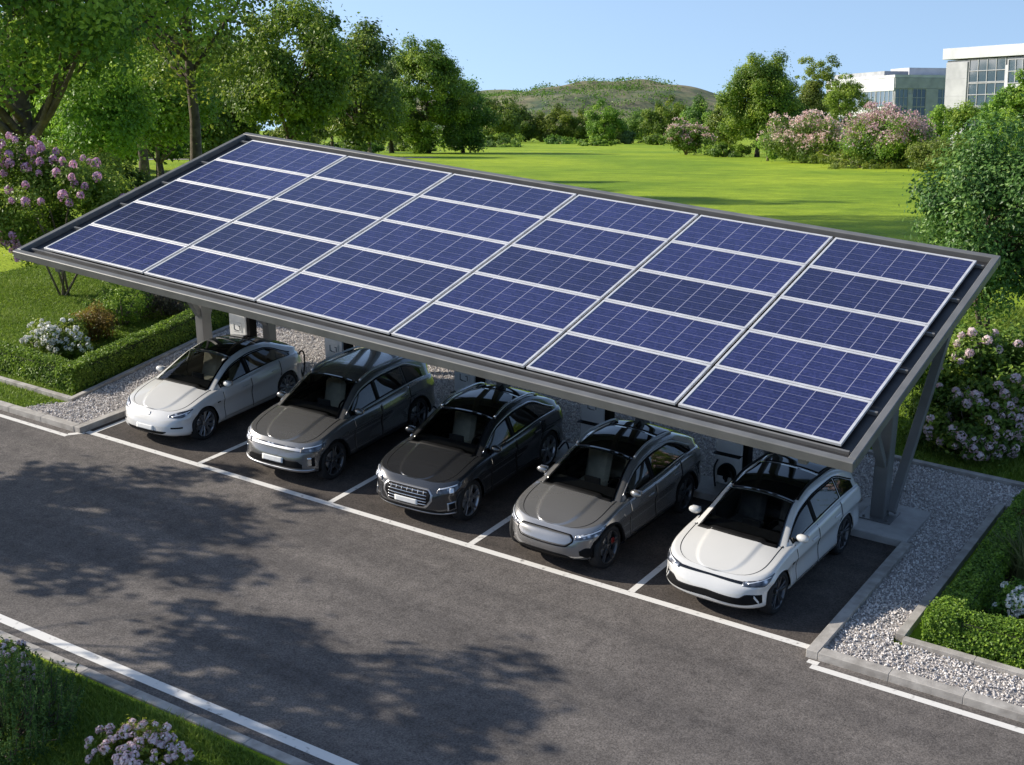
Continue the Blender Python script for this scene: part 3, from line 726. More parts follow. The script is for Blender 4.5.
for ci in range(6):
    a0, a1 = ACOL[ci] + .028, ACOL[ci + 1] - .028; W_, D_ = a1 - a0, RH_ - .02
    f = MB(); t = .045; h = .045
    f.box((W_ / 2, t / 2, 0), (W_, t, h), bev=.004); f.box((W_ / 2, D_ - t / 2, 0), (W_, t, h), bev=.004)
    f.box((t / 2, D_ / 2, 0), (t, D_ - 2 * t - .002, h), bev=.004); f.box((W_ - t / 2, D_ / 2, 0), (t, D_ - 2 * t - .002, h), bev=.004)
    for ri in range(NROW):
        me = bpy.data.meshes.new('solar_panel')
        me.from_pydata([(t, t, .012), (W_ - t, t, .012), (W_ - t, D_ - t, .012), (t, D_ - t, .012), (t, t, -.02), (W_ - t, t, -.02), (W_ - t, D_ - t, -.02), (t, D_ - t, -.02)], [],
                       [(0, 1, 2, 3), (7, 6, 5, 4)])
        uv = me.uv_layers.new(name='UVMap')
        for i, c in enumerate([(0, 0), (1, 0), (1, 1), (0, 1)] * 2): uv.data[i].uv = c
        me.materials.append(CELLS)
        o = link('solar_panel', me, port)
        q = cp(a0, B0 + ri * RH_ + .01, -.02) - PO
        o.matrix_local = Matrix.Translation(q) @ MC.to_4x4()
        if ri == 0 and ci not in pm: pm[ci] = f.build('panel_frame', ALU, o); fo = pm[ci]
        else: fo = link('panel_frame', pm[ci].data, o)
def roof_under(x, y):
    a = (x - O0.x) / exn.x; b = (y - O0.y) / eyn.y
    return (O0 + exn * a + eyn * b - ezn * .25).z
for (cx, first) in ((-1.3, 1), (.42, 0), (3.45, 0), (6.62, 0), (9.72, 0), (12.3, 0), (14.40, 2)):
    yb = 4.75 if first == 0 else 4.45; s = .24 if first else .2
    c = MB(); c.box((cx, yb, (roof_under(cx, yb) + .12) / 2 + .02), (s, s * 1.15, roof_under(cx, yb) - .12), bev=.012)
    pb(c, 'column', STEEL)
    if first:
        p = MB(); p.box((cx, yb, .15), (.55, .55, .025), bev=.004)
        for dx in (-.2, .2):
            for dy in (-.2, .2): p.lathe([(.163, 0), (.163, .022), (.19, .02), (.19, 0)], 8, 0, 'z', c=(cx + dx, yb + dy, 0))
        pb(p, 'base_plate', STEEL)
    b1 = MB(); yf = yb - 1.55; b1.beam((cx, yb - s * .45, 1.1), (cx, yf, roof_under(cx, yf) + .02), .12, .15, bev=.01, up=(1, 0, 0)); pb(b1, 'brace', STEEL)
    b2 = MB(); yk = yb + 1.95; b2.beam((cx + (.16 if first == 2 else 0), yb + s * .3, .22 if first == 2 else 1.0), (cx + (.42 if first == 2 else 0), yk, roof_under(cx + .4, yk) + .02), .13, .16, bev=.01, up=(1, 0, 0)); pb(b2, 'brace', STEEL)
    if first: 
        r_ = MB(); y0, y1 = .65, 7.1
        r_.beam((cx, y0, roof_under(cx, y0) - .02), (cx, y1, roof_under(cx, y1) - .02), .14, .16, bev=.01); pb(r_, 'rafter', STEEL)
# side brace of the left column, seen against the hedge
b3 = MB(); b3.beam((-1.42, 4.40, 1.75), (-2.1, 4.25, roof_under(-2.1, 4.25)), .1, .12, bev=.01); pb(b3, 'brace', STEEL)

# ------------------------------------------------------------------ charging posts
def charger(x, label, body, hook, loop):
    y = 4.22; root = empty('charging_post', (x, y, .13), 0, label, 'charger', 'charging posts behind the parked cars')
    h = 1.62; b = MB(); b.box((0, .12, h / 2), (.5, .24, h), bev=.02); b.build('cabinet', body, root)
    sh = MB(); sh.box((.252 + .05, .13, h / 2 - .02), (.1, .22, h - .06), bev=.01); sh.build('side_housing', BLACKP, root)
    s = MB(); s.box((0, -.006, .93), (.26, .012, .2), bev=.003); s.build('panel', WHITEB if body is WHITEB else CHGREY, root)
    t = MB()
    t.box((-.085, -.015, .93), (.014, .006, .13)); t.box((-.06, -.015, .872), (.05, .006, .014)); t.box((.085, -.015, .92), (.014, .006, .10))
    t.box((.06, -.015, .965), (.045, .006, .012)); t.box((0, -.015, .86), (.11, .006, .012)); t.build('icon', SCREEN, root)
    k = MB(); pr = [Vector((.17 * math.cos(a), 0, .17 * math.sin(a) * 1.1)) for a in np.linspace(-.25, math.pi + .25, 15)]
    Vv = [(p.x, -.085, .24 + p.z) for p in pr] + [(p.x, -.002, .24 + p.z) for p in pr]; n = len(pr)
    k.add(Vv, [list(range(n))[::-1], list(range(n, 2 * n))] + [(i, (i + 1) % n, (i + 1) % n + n, i + n) for i in range(n)], 0, False)
    k.build('plug_holster', hook, root)
    g = MB(); g.box((.0, -.09, .22), (.08, .09, .16), bev=.02); g.box((.03, -.13, .18), (.05, .05, .14), bev=.015); g.build('plug', BLACKP, root)
    sm = MB(); sm.box((0, -.003, .60), (.505, .246, .012)); sm.build('seam', BLACKP, root)
    c = MB()
    P_ = [Vector((p[0], p[1], max(-.1, p[2] - .42) if i < 4 else max(-.1, p[2] - .25))) for i, p in enumerate(loop)]; pts = []
    for i in range(len(P_) - 1):
        p0 = P_[max(i - 1, 0)]; p1 = P_[i]; p2 = P_[i + 1]; p3 = P_[min(i + 2, len(P_) - 1)]
        for q in range(6):
            t_ = q / 6; pts.append(.5 * ((2 * p1) + (p2 - p0) * t_ + (2 * p0 - 5 * p1 + 4 * p2 - p3) * t_ ** 2 + (3 * p1 - p0 - 3 * p2 + p3) * t_ ** 3))
    pts.append(P_[-1]); c.tube(pts, .017, 7); c.build('cable', RUBBER, root)
    return root
lp = [(.03, -.13, .68), (.2, -.16, .35), (.42, -.15, .1), (.62, -.12, .25), (.55, -.16, .48), (.3, -.13, .3), (.5, -.1, .02), (.9, -.12, .2), (1.05, -.3, .62)]
charger(-.02, 'white charging post behind the white fastback at the left end of the row', WHITEB, BLACKP, [(.1, -.1, .9), (.6, -.12, .25), (1.2, -.1, .05), (1.9, -.12, .55), (2.05, -.15, .95), (2.0, -.25, 1.0), (1.9, -.3, .3)])
charger(2.72, 'grey charging post between the white fastback and the grey SUV with silver roof rails', CHGREY, BLACKP, [(.03, -.13, .7), (-.25, -.2, .25), (-.5, -.25, .4), (-.72, -.3, .92), (-.85, -.4, .9), (-1.0, -.55, .8)])
charger(6.05, 'grey charging post behind the black grilled SUV with chrome window trim', CHGREY, BLACKP, [(-.1, -.1, .7), (-.5, -.12, .4), (-.75, -.14, .28), (-.95, -.12, .42), (-.8, -.15, .52), (-.55, -.12, .38), (-.7, -.2, .05)])
charger(8.95, 'grey charging post with a green plug holster behind the silver crossover', CHGREY, GREEN, [(-.1, -.1, .7), (-.35, -.15, .3), (-.5, -.16, .2), (-.62, -.2, .36), (-.45, -.18, .42), (-.4, -.2, .2), (-.8, -.3, .3), (-1.05, -.4, .75)])
charger(11.72, 'grey charging post behind the white hatchback at the right end of the row', CHGREY, BLACKP, [(.1, -.12, .75), (.2, -.15, .45), (.1, -.17, .28), (-.12, -.15, .3), (-.2, -.14, .55), (-.15, -.12, .75)])

# ------------------------------------------------------------------ cars
K = lambda v: (lambda u: v)
def crv(pts):
    x = np.array([p[0] for p in pts], float); y = np.array([p[1] for p in pts], float)
    h = np.diff(x); d = np.diff(y) / h; m = np.zeros(len(x))
    for i in range(1, len(x) - 1):
        if d[i - 1] * d[i] > 0:
            w1, w2 = 2 * h[i] + h[i - 1], h[i] + 2 * h[i - 1]; m[i] = (w1 + w2) / (w1 / d[i - 1] + w2 / d[i])
    m[0], m[-1] = d[0], d[-1]
    def f(t):
        t = np.clip(np.asarray(t, float), x[0], x[-1]); i = np.clip(np.searchsorted(x, t) - 1, 0, len(x) - 2)
        s = (t - x[i]) / h[i]; s2, s3 = s * s, s * s * s
        return (2 * s3 - 3 * s2 + 1) * y[i] + (s3 - 2 * s2 + s) * h[i] * m[i] + (-2 * s3 + 3 * s2) * y[i + 1] + (s3 - s2) * h[i] * m[i + 1]
    return f

class CarBody:
    def __init__(s, c):
        s.c = c; W, L = c['W'], c['L']; Lf, Lr, n = c.get('Lf', .95) - .15, c.get('Lr', .7), c.get('n', 2.7) + .35
        ph = np.linspace(0, math.pi / 2, 40)
        xs = W * np.sin(ph) ** (2 / n); ys = Lf * (1 - np.cos(ph) ** (2 / n)); wf = np.cos(ph) ** 1.2
        arch = sum([[w - s.ra(c) - .004, w - s.ra(c) + .004, w + s.ra(c) - .004, w + s.ra(c) + .004] for w in (c['ya'], c['ya'] + c['wb'])], [])
        side = np.unique(np.concatenate([np.arange(Lf, L - Lr, .035), [a for a in arch if Lf < a < L - Lr]]))[1:]
        ph2 = np.linspace(math.pi / 2, 0, 34)
        xr = W * np.sin(ph2) ** (2 / n); yr = L - Lr * (1 - np.cos(ph2) ** (2 / n)); wr = np.cos(ph2) ** 1.2
        s.x0 = np.concatenate([xs, W * np.ones(len(side)), xr]); s.y0 = np.concatenate([ys, side, yr])
        s.wf = np.concatenate([wf, 0 * side, 0 * xr]); s.wr = np.concatenate([0 * xs, 0 * side, wr])
        d = np.stack([np.gradient(s.x0), np.gradient(s.y0)], 1); d /= np.linalg.norm(d, axis=1)[:, None] + 1e-9
        s.nx, s.ny = d[:, 1], -d[:, 0]; s.nx[0] = 0; s.ny[0] = -1; s.nx[-1] = 0; s.ny[-1] = 1
        s.x0 = s.x0 * crv(c.get('taper', [(0, 1), (1, 1), (L - 1, 1), (L, .97)]))(s.y0)
        s.q = np.concatenate([[0], np.cumsum(np.hypot(np.diff(s.x0), np.diff(s.y0)))])
        s.zs = crv(c['shoulder']); s.inset = crv(c.get('inset', [(0, .09), (.08, .03), (.2, .008), (.32, .02), (.5, .032), (.64, .016), (.715, .0), (.735, .002), (.86, .024), (.95, .042), (1, .075)]))
        s.rf = crv(c['rake_f']); s.rr = crv(c.get('rake_r', [(0, .12), (.25, 0), (.6, .03), (1, .2)]))
        s.zt = crv(c['roof']); s.we = crv(c['we']); s.drop = crv(c['drop']); s.crown = crv(c['crown'])
    @staticmethod
    def ra(c): return c['R'] + .04
    def zb(s, y):
        c = s.c; z = np.full(np.shape(y), c['sill']) + .0 * np.asarray(y)
        for w in (c['ya'], c['ya'] + c['wb']):
            d = np.abs(np.asarray(y) - w); r = s.ra(c); z = np.where(d < r, np.maximum(z, c['R'] + np.sqrt(np.maximum(r * r - d * d, 0)) * .98), z)
        return z
    def low(s, q, z, sg=1.0):
        f = lambda a: np.interp(q, s.q, a)
        x0, y0, nx, ny, wf, wr = map(f, (s.x0, s.y0, s.nx, s.ny, s.wf, s.wr))
        t = np.clip((z - s.c['sill']) / (s.zs(y0) - s.c['sill']), 0, 1); i = s.inset(t)
        x = x0 - i * nx; y = y0 - i * ny * (1 - np.maximum(wf, wr)) + s.rf(t) * wf - s.rr(t) * wr
        return np.stack([x * sg, y + 0 * x, z + 0 * x], -1)
    def top(s, y):      # half width and height of the shoulder edge at y
        P = s.low(s.q, s.zs(s.y0)); i = np.argsort(P[:, 1]); return np.interp(y, P[i, 1], P[i, 0]), np.interp(y, P[i, 1], P[i, 2])
    def deck(s, y, u):  # u 0 centre .. 1 edge
        w, z = s.top(y); cr = s.crown(y)
        u = np.asarray(u); e = np.clip((s.c.get('hood', .58) - .10 * (1.1 - np.clip(y, 0, 1.1)) - np.abs(u)) / .07, 0, 1); bl = s.c.get('bulge', .0) * e * e * (3 - 2 * e) * np.clip(y / .45, 0, 1) * np.clip((1.5 - y) / .4, 0, 1)
        return np.stack([w * u, y + 0 * u, z + cr * (1 - np.abs(u) ** 2.2) + bl], -1)
    def gh(s, y, v, sg=1.0):
        """greenhouse: v 0 belt .. 1 roof edge .. 2 centre"""
        y = np.asarray(y, float); v = np.asarray(v, float); w, z = s.top(y); wb = w - .015; zb = z - .02; zt = s.zt(y); we = np.minimum(s.we(y), wb); ze = zt - s.drop(y)
        ze = np.maximum(ze, zb - .25)
        def side(v): return wb + (we - wb) * (v + .10 * v * (1 - v) * -1), zb + (ze - zb) * v
        def tp(v): k = 2 - v; return we * k, ze + (zt - ze) * (1 - k ** 2.2)
        x1, z1 = side(np.minimum(v, .86)); x2, z2 = tp(np.maximum(v, 1.12)); e1 = side(.86); e2 = tp(1.12 + 0 * y)
        b = np.clip((v - .86) / .26, 0, 1); cx = (1 - b) ** 2 * e1[0] + 2 * b * (1 - b) * we * .995 + b * b * e2[0]; cz = (1 - b) ** 2 * e1[1] + 2 * b * (1 - b) * (ze + .004) + b * b * e2[1]
        x = np.where(v < .86, x1, np.where(v > 1.12, x2, cx)); zz = np.where(v < .86, z1, np.where(v > 1.12, z2, cz))
        return np.stack([x * sg, y + 0 * x, zz], -1)

def patch(fn, us, lo, hi, nv, off, mats, name, parent, centre, border=0, shift=(0, 0, 0), skirt=True, smooth=True):
    """a panel laid on surface fn(u, v) with its own thickness; border = number of edge cells given material 1"""
    us = np.asarray(us, float); nu = len(us); lo = np.array([lo(u) for u in us]); hi = np.array([hi(u) for u in us])
    k = np.linspace(0, 1, nv)
    U = np.repeat(us[:, None], nv, 1); Vv = lo[:, None] + (hi - lo)[:, None] * k[None]
    P = fn(U, Vv)
    du = np.gradient(P, axis=0); dv = np.gradient(P, axis=1); nrm = np.cross(du, dv); nrm /= np.linalg.norm(nrm, axis=2)[:, :, None] + 1e-9
    s = np.sum(nrm * (P - np.array(centre)), axis=2); nrm *= np.where(np.median(s) < 0, -1, 1)
    A = P + nrm * off; flip = np.median(s) < 0
    V = A.reshape(-1, 3); idx = np.arange(nu * nv).reshape(nu, nv); F = []; M = []
    for i in range(nu - 1):
        for j in range(nv - 1):
            f = [idx[i, j], idx[i + 1, j], idx[i + 1, j + 1], idx[i, j + 1]]; F.append(f[::-1] if flip else f)
            M.append(1 if border and (i < border or j < border or i >= nu - 1 - border or j >= nv - 1 - border) else 0)
    if skirt:
        ring = [idx[i, 0] for i in range(nu)] + [idx[nu - 1, j] for j in range(1, nv)] + [idx[i, nv - 1] for i in range(nu - 2, -1, -1)] + [idx[0, j] for j in range(nv - 2, 0, -1)]
        Bk = (P - nrm * .004).reshape(-1, 3)[ring]; b = len(V); V = np.concatenate([V, Bk]); n = len(ring)
        for i in range(n):
            f = [ring[i], b + i, b + (i + 1) % n, ring[(i + 1) % n]]; F.append(f if not flip else f[::-1]); M.append(1 if border else 0)
    me = fast_mesh(name, V, np.array(F), mats=mats, midx=M, smooth=smooth)
    return link(name, me, parent, shift)

def make_car(c, name, label, loc, rz):
    B = CarBody(c); L, W, R_ = c['L'], c['W'], c['R']; P = c['paint']; ya, yr = c['ya'], c['ya'] + c['wb']
    root = empty(name, (loc[0], loc[1], .0), rz, label, 'car', None); sh = (0, -ya, 0)     # origin under the front axle
    cen = (0, L / 2, .55)
    def part(mb, nm, mats, parent=root): return mb.build(nm, mats, parent, sh if parent is root else None)
    # ---- shell
    V = []; F = []; n = len(B.q); ts = np.array([0, .04, .09, .16, .24, .34, .44, .54, .62, .68, .705, .72, .735, .76, .81, .87, .92, .96, .985, 1.0]); nt_ = len(ts)
    for sg in (1, -1):
        b0 = len(V); zb = B.zb(B.y0); zs = B.zs(B.y0)
        for j, t in enumerate(ts):
            V += list(B.low(B.q, zb + (zs - zb) * t, sg))
        for j in range(nt_ - 1):
            for i in range(n - 1):
                f = [b0 + j * n + i, b0 + j * n + i + 1, b0 + (j + 1) * n + i + 1, b0 + (j + 1) * n + i]; F.append(f if sg > 0 else f[::-1])
    dy0, dy1 = c['cabin']                      # cabin opening
    ys = B.low(B.q, B.zs(B.y0))[:, 1]; us = np.linspace(-1, 1, 61); b0 = len(V)
    for y in ys: V += list(B.deck(np.full(61, y), us))
    for i in range(n - 1):
        for j in range(60):
            if dy0 < (ys[i] + ys[i + 1]) / 2 < dy1 and 3 <= j <= 56: continue
            F.append([b0 + i * 61 + j, b0 + i * 61 + j + 1, b0 + (i + 1) * 61 + j + 1, b0 + (i + 1) * 61 + j])
    # ---- greenhouse with window openings
    wins = c['windows']; gy = np.linspace(c['roof'][0][0], c['roof'][-1][0], 110); gv = np.concatenate([np.linspace(0, .86, 12), np.linspace(.89, 1.12, 8), np.linspace(1.17, 2, 15)]); m = len(gv)
    def in_win(y, v):
        for (kind, y0, y1, lo, hi, mrg) in wins:
            if kind in ('side', 'ws') and y0 + .06 < y < y1 - .06:
                a, b2 = lo(y), hi(y)
                if a + mrg < v < b2 - mrg: return True
        return False
    for sg in (1, -1):
        b0 = len(V)
        for y in gy: V += list(B.gh(np.full(m, y), gv, sg))
        for i in range(len(gy) - 1):
            for j in range(m - 1):
                yc, vc = (gy[i] + gy[i + 1]) / 2, (gv[j] + gv[j + 1]) / 2
                if in_win(yc, vc): continue
                f = [b0 + i * m + j, b0 + i * m + j + 1, b0 + (i + 1) * m + j + 1, b0 + (i + 1) * m + j]; F.append(f[::-1] if sg > 0 else f)
    me = bpy.data.meshes.new('body'); me.from_pydata([tuple(map(float, p)) for p in V], [], [list(map(int, f)) for f in F]); me.materials.append(P)
    # weld the seams between the shell, the deck and the two halves
    import bmesh
    bm = bmesh.new(); bm.from_mesh(me); bmesh.ops.remove_doubles(bm, verts=bm.verts, dist=.0012); bmesh.ops.recalc_face_normals(bm, faces=bm.faces); bm.to_mesh(me); bm.free()
    me.polygons.foreach_set('use_smooth', [True] * len(me.polygons))
    link('body', me, root, sh)
    # ---- underbody and cabin
    ub = MB(); ub.box((0, L / 2, c['sill'] + .17), (2 * W - .52, L - .7, .32), bev=.05); ub.box((0, (ya + yr) / 2, c['sill'] + .1), (2 * W - .22, c['wb'] - 2 * R_ - .2, .16)); part(ub, 'underbody', BLACKP)
    zc = float(B.zs(dy0)); cb = MB(); cb.box((0, (dy0 + dy1) / 2, .47), (2 * W - .30, dy1 - dy0, .05)); cb.box((0, dy1 - .03, .75), (2 * W - .34, .05, .5)); part(cb, 'cabin_floor', CABIN)
    ds = MB(); ds.box((0, dy0 + .22, zc - .06), (2 * W - .26, .56, .16), bev=.05); ds.box((0, dy0 + .46, zc - .18), (2 * W - .3, .2, .3), bev=.05); ds.box((0, dy0 + .45, zc + .06), (.3, .03, .14), bev=.01); part(ds, 'dashboard', CABIN)
    sw = MB(); sx = .36
    pts = [(sx + .18 * math.cos(a), dy0 + .66 + .06 * math.sin(a), zc - .08 + .18 * math.sin(a)) for a in np.linspace(0, 2 * math.pi, 19)]
    sw.tube(pts, .016, 6, cap=False); sw.beam((sx, dy0 + .66, zc - .08), (sx, dy0 + .5, zc - .12), .06, .06); sw.beam((sx - .17, dy0 + .66, zc - .08), (sx + .17, dy0 + .66, zc - .08), .03, .02); part(sw, 'steering_wheel', BLACKP)
    def seat(x, y, wd, mat, nm='seat', hr=True):
        st = MB(); Mx = Matrix.Rotation(R(-16), 3, 'X')
        st.box((x, y, .62), (wd, .5, .16), bev=.05); st.box((x, y + .30, .90), (wd - .04, .15, .58), 0, Mx, .06)
        if hr: st.box((x, y + .40, 1.24), (min(.27, wd), .1, .18), 0, Mx, .04)
        part(st, nm, mat)
    y0s = dy0 + c.get('seat_y', .95)
    for x in (-.36, .36): seat(x, y0s, .5, c.get('seat', SEAT))
    seat(0, y0s + .85, 1.2, c.get('seat', SEAT), 'rear_seat', False)
    # ---- windows
    for (kind, y0, y1, lo, hi, mrg) in wins:
        nm = {'side': 'side_window', 'ws': 'windscreen', 'rear': 'rear_window', 'roof': 'roof_glass', 'tint': 'side_window'}[kind]
        mats = {'side': [TINT, BLACKP], 'ws': [GLASS, GLOSSB], 'rear': [ROOFG, BLACKP], 'roof': [ROOFG, GLOSSB], 'tint': [ROOFG, BLACKP]}[kind]
        if kind in ('side', 'tint'):
            for sg in (1, -1): patch(lambda u, v: B.gh(u, v, sg), np.linspace(y0, y1, 26), lo, hi, 14, .006, mats, nm, root, (0, (y0 + y1) / 2, .9), 1, sh)
        else:
            def f2(u, v):      # v -1..1 across
                k = np.abs(v); return B.gh(u, 2 - k, 1.0) * np.stack([np.sign(v) + (v == 0), 1 + 0 * v, 1 + 0 * v], -1)
            patch(f2, np.linspace(y0, y1, 24), lambda y: -(2 - lo(y)), lambda y: 2 - lo(y), 34, .006, mats, nm, root, (0, (y0 + y1) / 2, .6), 1, sh)
    for (y0, y1, lo, hi, mt) in c.get('trim', []):
        for sg in (1, -1): patch(lambda u, v: B.gh(u, v, sg), np.linspace(y0, y1, 40), lo, hi, 3, .013, [mt], 'window_trim', root, (0, (y0 + y1) / 2, .9), 0, sh)
    bs = sorted([w[2] for w in wins if w[0] == 'side'])[0] + .03
    for sg in (1, -1): patch(lambda u, v: B.gh(u, v, sg), np.linspace(bs - .045, bs + .045, 3), K(.10), K(.84), 8, .009, [BLACKP], 'door_pillar', root, (0, bs, .9), 0, sh)
    # ---- panels on the lower shell (q = metres round from the nose centre, z = height)
    for (nm, q0, q1, lo, hi, off, mats, both, nn) in c['panels']:
        for sg in ((1, -1) if both else (1,)):
            if both: patch(lambda u, v: B.low(u, v, sg), np.linspace(q0, q1, nn), lo, hi, 7, off, mats, nm, root, cen, 0, sh)
            else: patch(lambda u, v: B.low(np.abs(u), v, 1.0) * np.stack([np.sign(u) + (u == 0), 1 + 0 * u, 1 + 0 * u], -1), np.linspace(-q1, q1, nn), lambda u: lo(abs(u)), lambda u: hi(abs(u)), 7, off, mats, nm, root, cen, 0, sh)
    for sg in (1, -1): patch(lambda u, v: B.deck(u, v), np.linspace(.20, dy0 + .1, 26), lambda y: sg * .865 - .007, lambda y: sg * .865 + .007, 2, .003, [BLACKP], 'bonnet_gap', root, (0, .6, 0), 0, sh)
    patch(lambda u, v: B.deck(v, u), np.linspace(-.80, .80, 30), lambda u: dy0 - .115 + .10 * u * u, lambda u: dy0 + .02 + .10 * u * u, 3, .004, [BLACKP], 'scuttle', root, (0, .6, 0), 0, sh)
    # ---- doors, seams, handles, cladding
    qy = lambda y: float(np.interp(y, B.y0, B.q))
    for (y0, y1) in c['doors']:
        for sg in (1, -1):
            zlo = lambda u: c['sill'] + .10
            zhi = lambda u: float(B.zs(np.interp(u, B.q, B.y0))) - .012
            ul = np.linspace(qy(y0 + .008), qy(y1 - .008), 30)
            d = patch(lambda u, v: B.low(u, v, sg), ul, lambda u: float(max(c['sill'] + .10, B.zb(np.interp(u, B.q, B.y0)) + .03)), zhi, 16, .0015, [P], 'door', root, cen, 0, sh)
            hy = y1 - .2; hp = B.low(qy(hy), float(B.zs(hy)) - .14, sg); hb = MB(); hb.box((hp[0] + sg * .012, hp[1], hp[2]), (.03, .19, .028), bev=.01); hb.build('handle', c.get('handle', P), d)
    for y in sorted({d for p in c['doors'] for d in p}):
        for sg in (1, -1): patch(lambda u, v: B.low(u, v, sg), np.linspace(qy(y) - .006, qy(y) + .006, 2), lambda u: float(max(c['sill'] + .08, B.zb(y) + .02)), lambda u: float(B.zs(y)) - .004, 10, .004, [BLACKP], 'door_gap', root, cen, 0, sh)
    if c.get('clad'):
        for sg in (1, -1):
            patch(lambda u, v: B.low(u, v, sg), np.linspace(qy(ya + B.ra(c)), qy(yr - B.ra(c)), 24), lambda u: c['sill'] + .002, lambda u: c['sill'] + .085, 4, .012, [c['clad']], 'sill_cladding', root, cen, 0, sh)
    for w in (ya, yr):
        for sg in (1, -1):
            a = np.linspace(-.12, math.pi + .12, 26); yy = w - np.cos(a) * B.ra(c); zz = R_ + np.maximum(np.sin(a), -.35) * B.ra(c) * .98
            pp = [B.low(qy(y_), z_, sg) for y_, z_ in zip(yy, zz)]; mb = MB(); mb.tube([(p[0] - sg * .012, p[1], p[2]) for p in pp], .028 if c.get('archm') else .016, 6); part(mb, 'wheel_arch', c.get('archm') or P)
    # ---- wheels
    for w in (ya, yr):
        for sg in (1, -1):
            wx = sg * (W - .15); we_ = empty('wheel', (wx, w - ya, R_)); we_.parent = root
            ty = MB(); hw = .11; ty.lathe([(-hw, R_ * .76), (-hw, R_ * .91), (-hw * .8, R_ * .985), (-hw * .4, R_), (hw * .4, R_), (hw * .8, R_ * .985), (hw, R_ * .91), (hw, R_ * .76), (hw * .6, R_ * .75), (-hw * .6, R_ * .75), (-hw, R_ * .76)], 36); ty.build('tyre', RUBBER, we_)
            rm = MB(); fo = sg * hw * .86; r1 = R_ * .765
            rm.lathe([(fo, r1), (fo + sg * .012, r1 * .97), (fo, r1 * .93), (fo - sg * .05, r1 * .9), (-sg * .05, r1 * .86)], 36, 0)
            rm.lathe([(fo - sg * .075, 0.0), (fo - sg * .075, r1 * .9)], 24, 1)
            rm.lathe([(fo - sg * .06, r1 * .62), (fo - sg * .055, r1 * .6), (fo - sg * .055, r1 * .2)], 24, 2)
            rm.lathe([(fo - sg * .02, 0), (fo - sg * .006, .02), (fo - sg * .008, .045), (fo - sg * .04, .06)], 16, 0)
            ns, pair = c['spokes']
            for k in range(ns):
                for e in ((-pair, pair) if pair else (0,)):
                    a0 = 2 * math.pi * k / ns + .2; a1 = a0 + e
                    ia, ib = (fo - sg * .022, .035 * math.cos(a0 + e * .6), .035 * math.sin(a0 + e * .6)), (fo - sg * .004, r1 * .95 * math.cos(a1), r1 * .95 * math.sin(a1))
                    rm.beam(ia, ib, c.get('spoke_w', .034), .022, 0, .004, up=(1, 0, 0))
            rm.build('rim', [c['rim'], BLACKP, SATIN], we_)
    # ---- mirrors
    my = c.get('mirror_y', dy0 + .42); tw, tz = B.top(my)
    for sg in (1, -1):
        mr = MB(); mx = sg * (float(tw) + .075); Mz = Matrix.Rotation(sg * R(-8), 3, 'Z')
        mr.ball((mx, my - .02, float(tz) + .075), (.105, .065, .062), 0, 14, 9, Mz); mr.beam((sg * (float(tw) - .03), my + .02, float(tz) + .01), (mx - sg * .03, my, float(tz) + .05), .09, .045, 1, .01)
        mo = part(mr, 'mirror', [c.get('mirror', P), BLACKP])
        gl = MB(); gl.box((mx, my + .042, float(tz) + .075), (.15, .01, .08), bev=.004); o = gl.build('mirror_glass', CHROME, mo)
    # ---- roof rails, aerial
    if c.get('rails'):
        for sg in (1, -1):
            y0, y1 = c['rail_y']; yy = np.linspace(y0, y1, 18); pp = [B.gh(y, 1.10, sg) + np.array([0, 0, .012 + .032 * math.sin(math.pi * min(1, max(0, (y - y0) / (y1 - y0)))) ** .4]) for y in yy]
            mb = MB(); mb.tube([tuple(p) for p in pp], .021, 8); part(mb, 'roof_rail', c['rails'])
    ay = c.get('aerial')
    if ay:
        z = float(B.zt(ay)); mb = MB(); mb.add([(-.03, ay - .1, z - .01), (.03, ay - .1, z - .01), (.035, ay + .07, z - .01), (-.035, ay + .07, z - .01), (0, ay + .06, z + .075), (0, ay + .02, z + .07)], [(0, 1, 5), (1, 2, 4, 5), (2, 3, 4), (3, 0, 5, 4), (3, 2, 1, 0)], 0, False); part(mb, 'aerial', c.get('aerial_m', BLACKP))
    for e in c.get('extra', []): e(B, root, part, patch, sh, cen)
    return root, B
K = lambda v: (lambda u: v)
def lin(*pts): 
    f = crv(pts) if len(pts) > 2 else (lambda u: np.interp(u, [pts[0][0], pts[1][0]], [pts[0][1], pts[1][1]]))
    return lambda u: float(f(u))
P_WHITE = paint('paint_white', (.60, .595, .58), 0, .22)
P_GREY = paint('paint_grey', (.185, .182, .178), .6, .24)
P_DARK = paint('paint_charcoal', (.042, .043, .046), .5, .22)
P_SILV = paint('paint_silver', (.30, .295, .29), .65, .24)
P_WHITE2 = paint('paint_white_warm', (.60, .595, .575), 0, .2)

def wset(cowl, head, rr0, rend, a0, bsplit, c0, cend, hi_r, quarter=None, rearlo=1.2):
    """windscreen, roof glass, rear glass and side windows"""
    hi = lin((a0, .83), (c0, .83), (cend, hi_r)) if cend > c0 else K(.83)
    s = [('ws', cowl + .05, head, K(1.13), K(2.6), .05), ('roof', head + .004, rr0, K(1.15), K(2), 0), ('rear', rr0 + .05, rend, K(rearlo), K(2), 0),
         ('side', a0, bsplit - .03, K(.10), K(.83), .08), ('side', bsplit + .03, c0 if quarter else cend, K(.10), hi, .08)]
    if quarter: s.append(('tint', c0 + .03, cend, K(.10), hi, .08))
    return s

SPEC = []
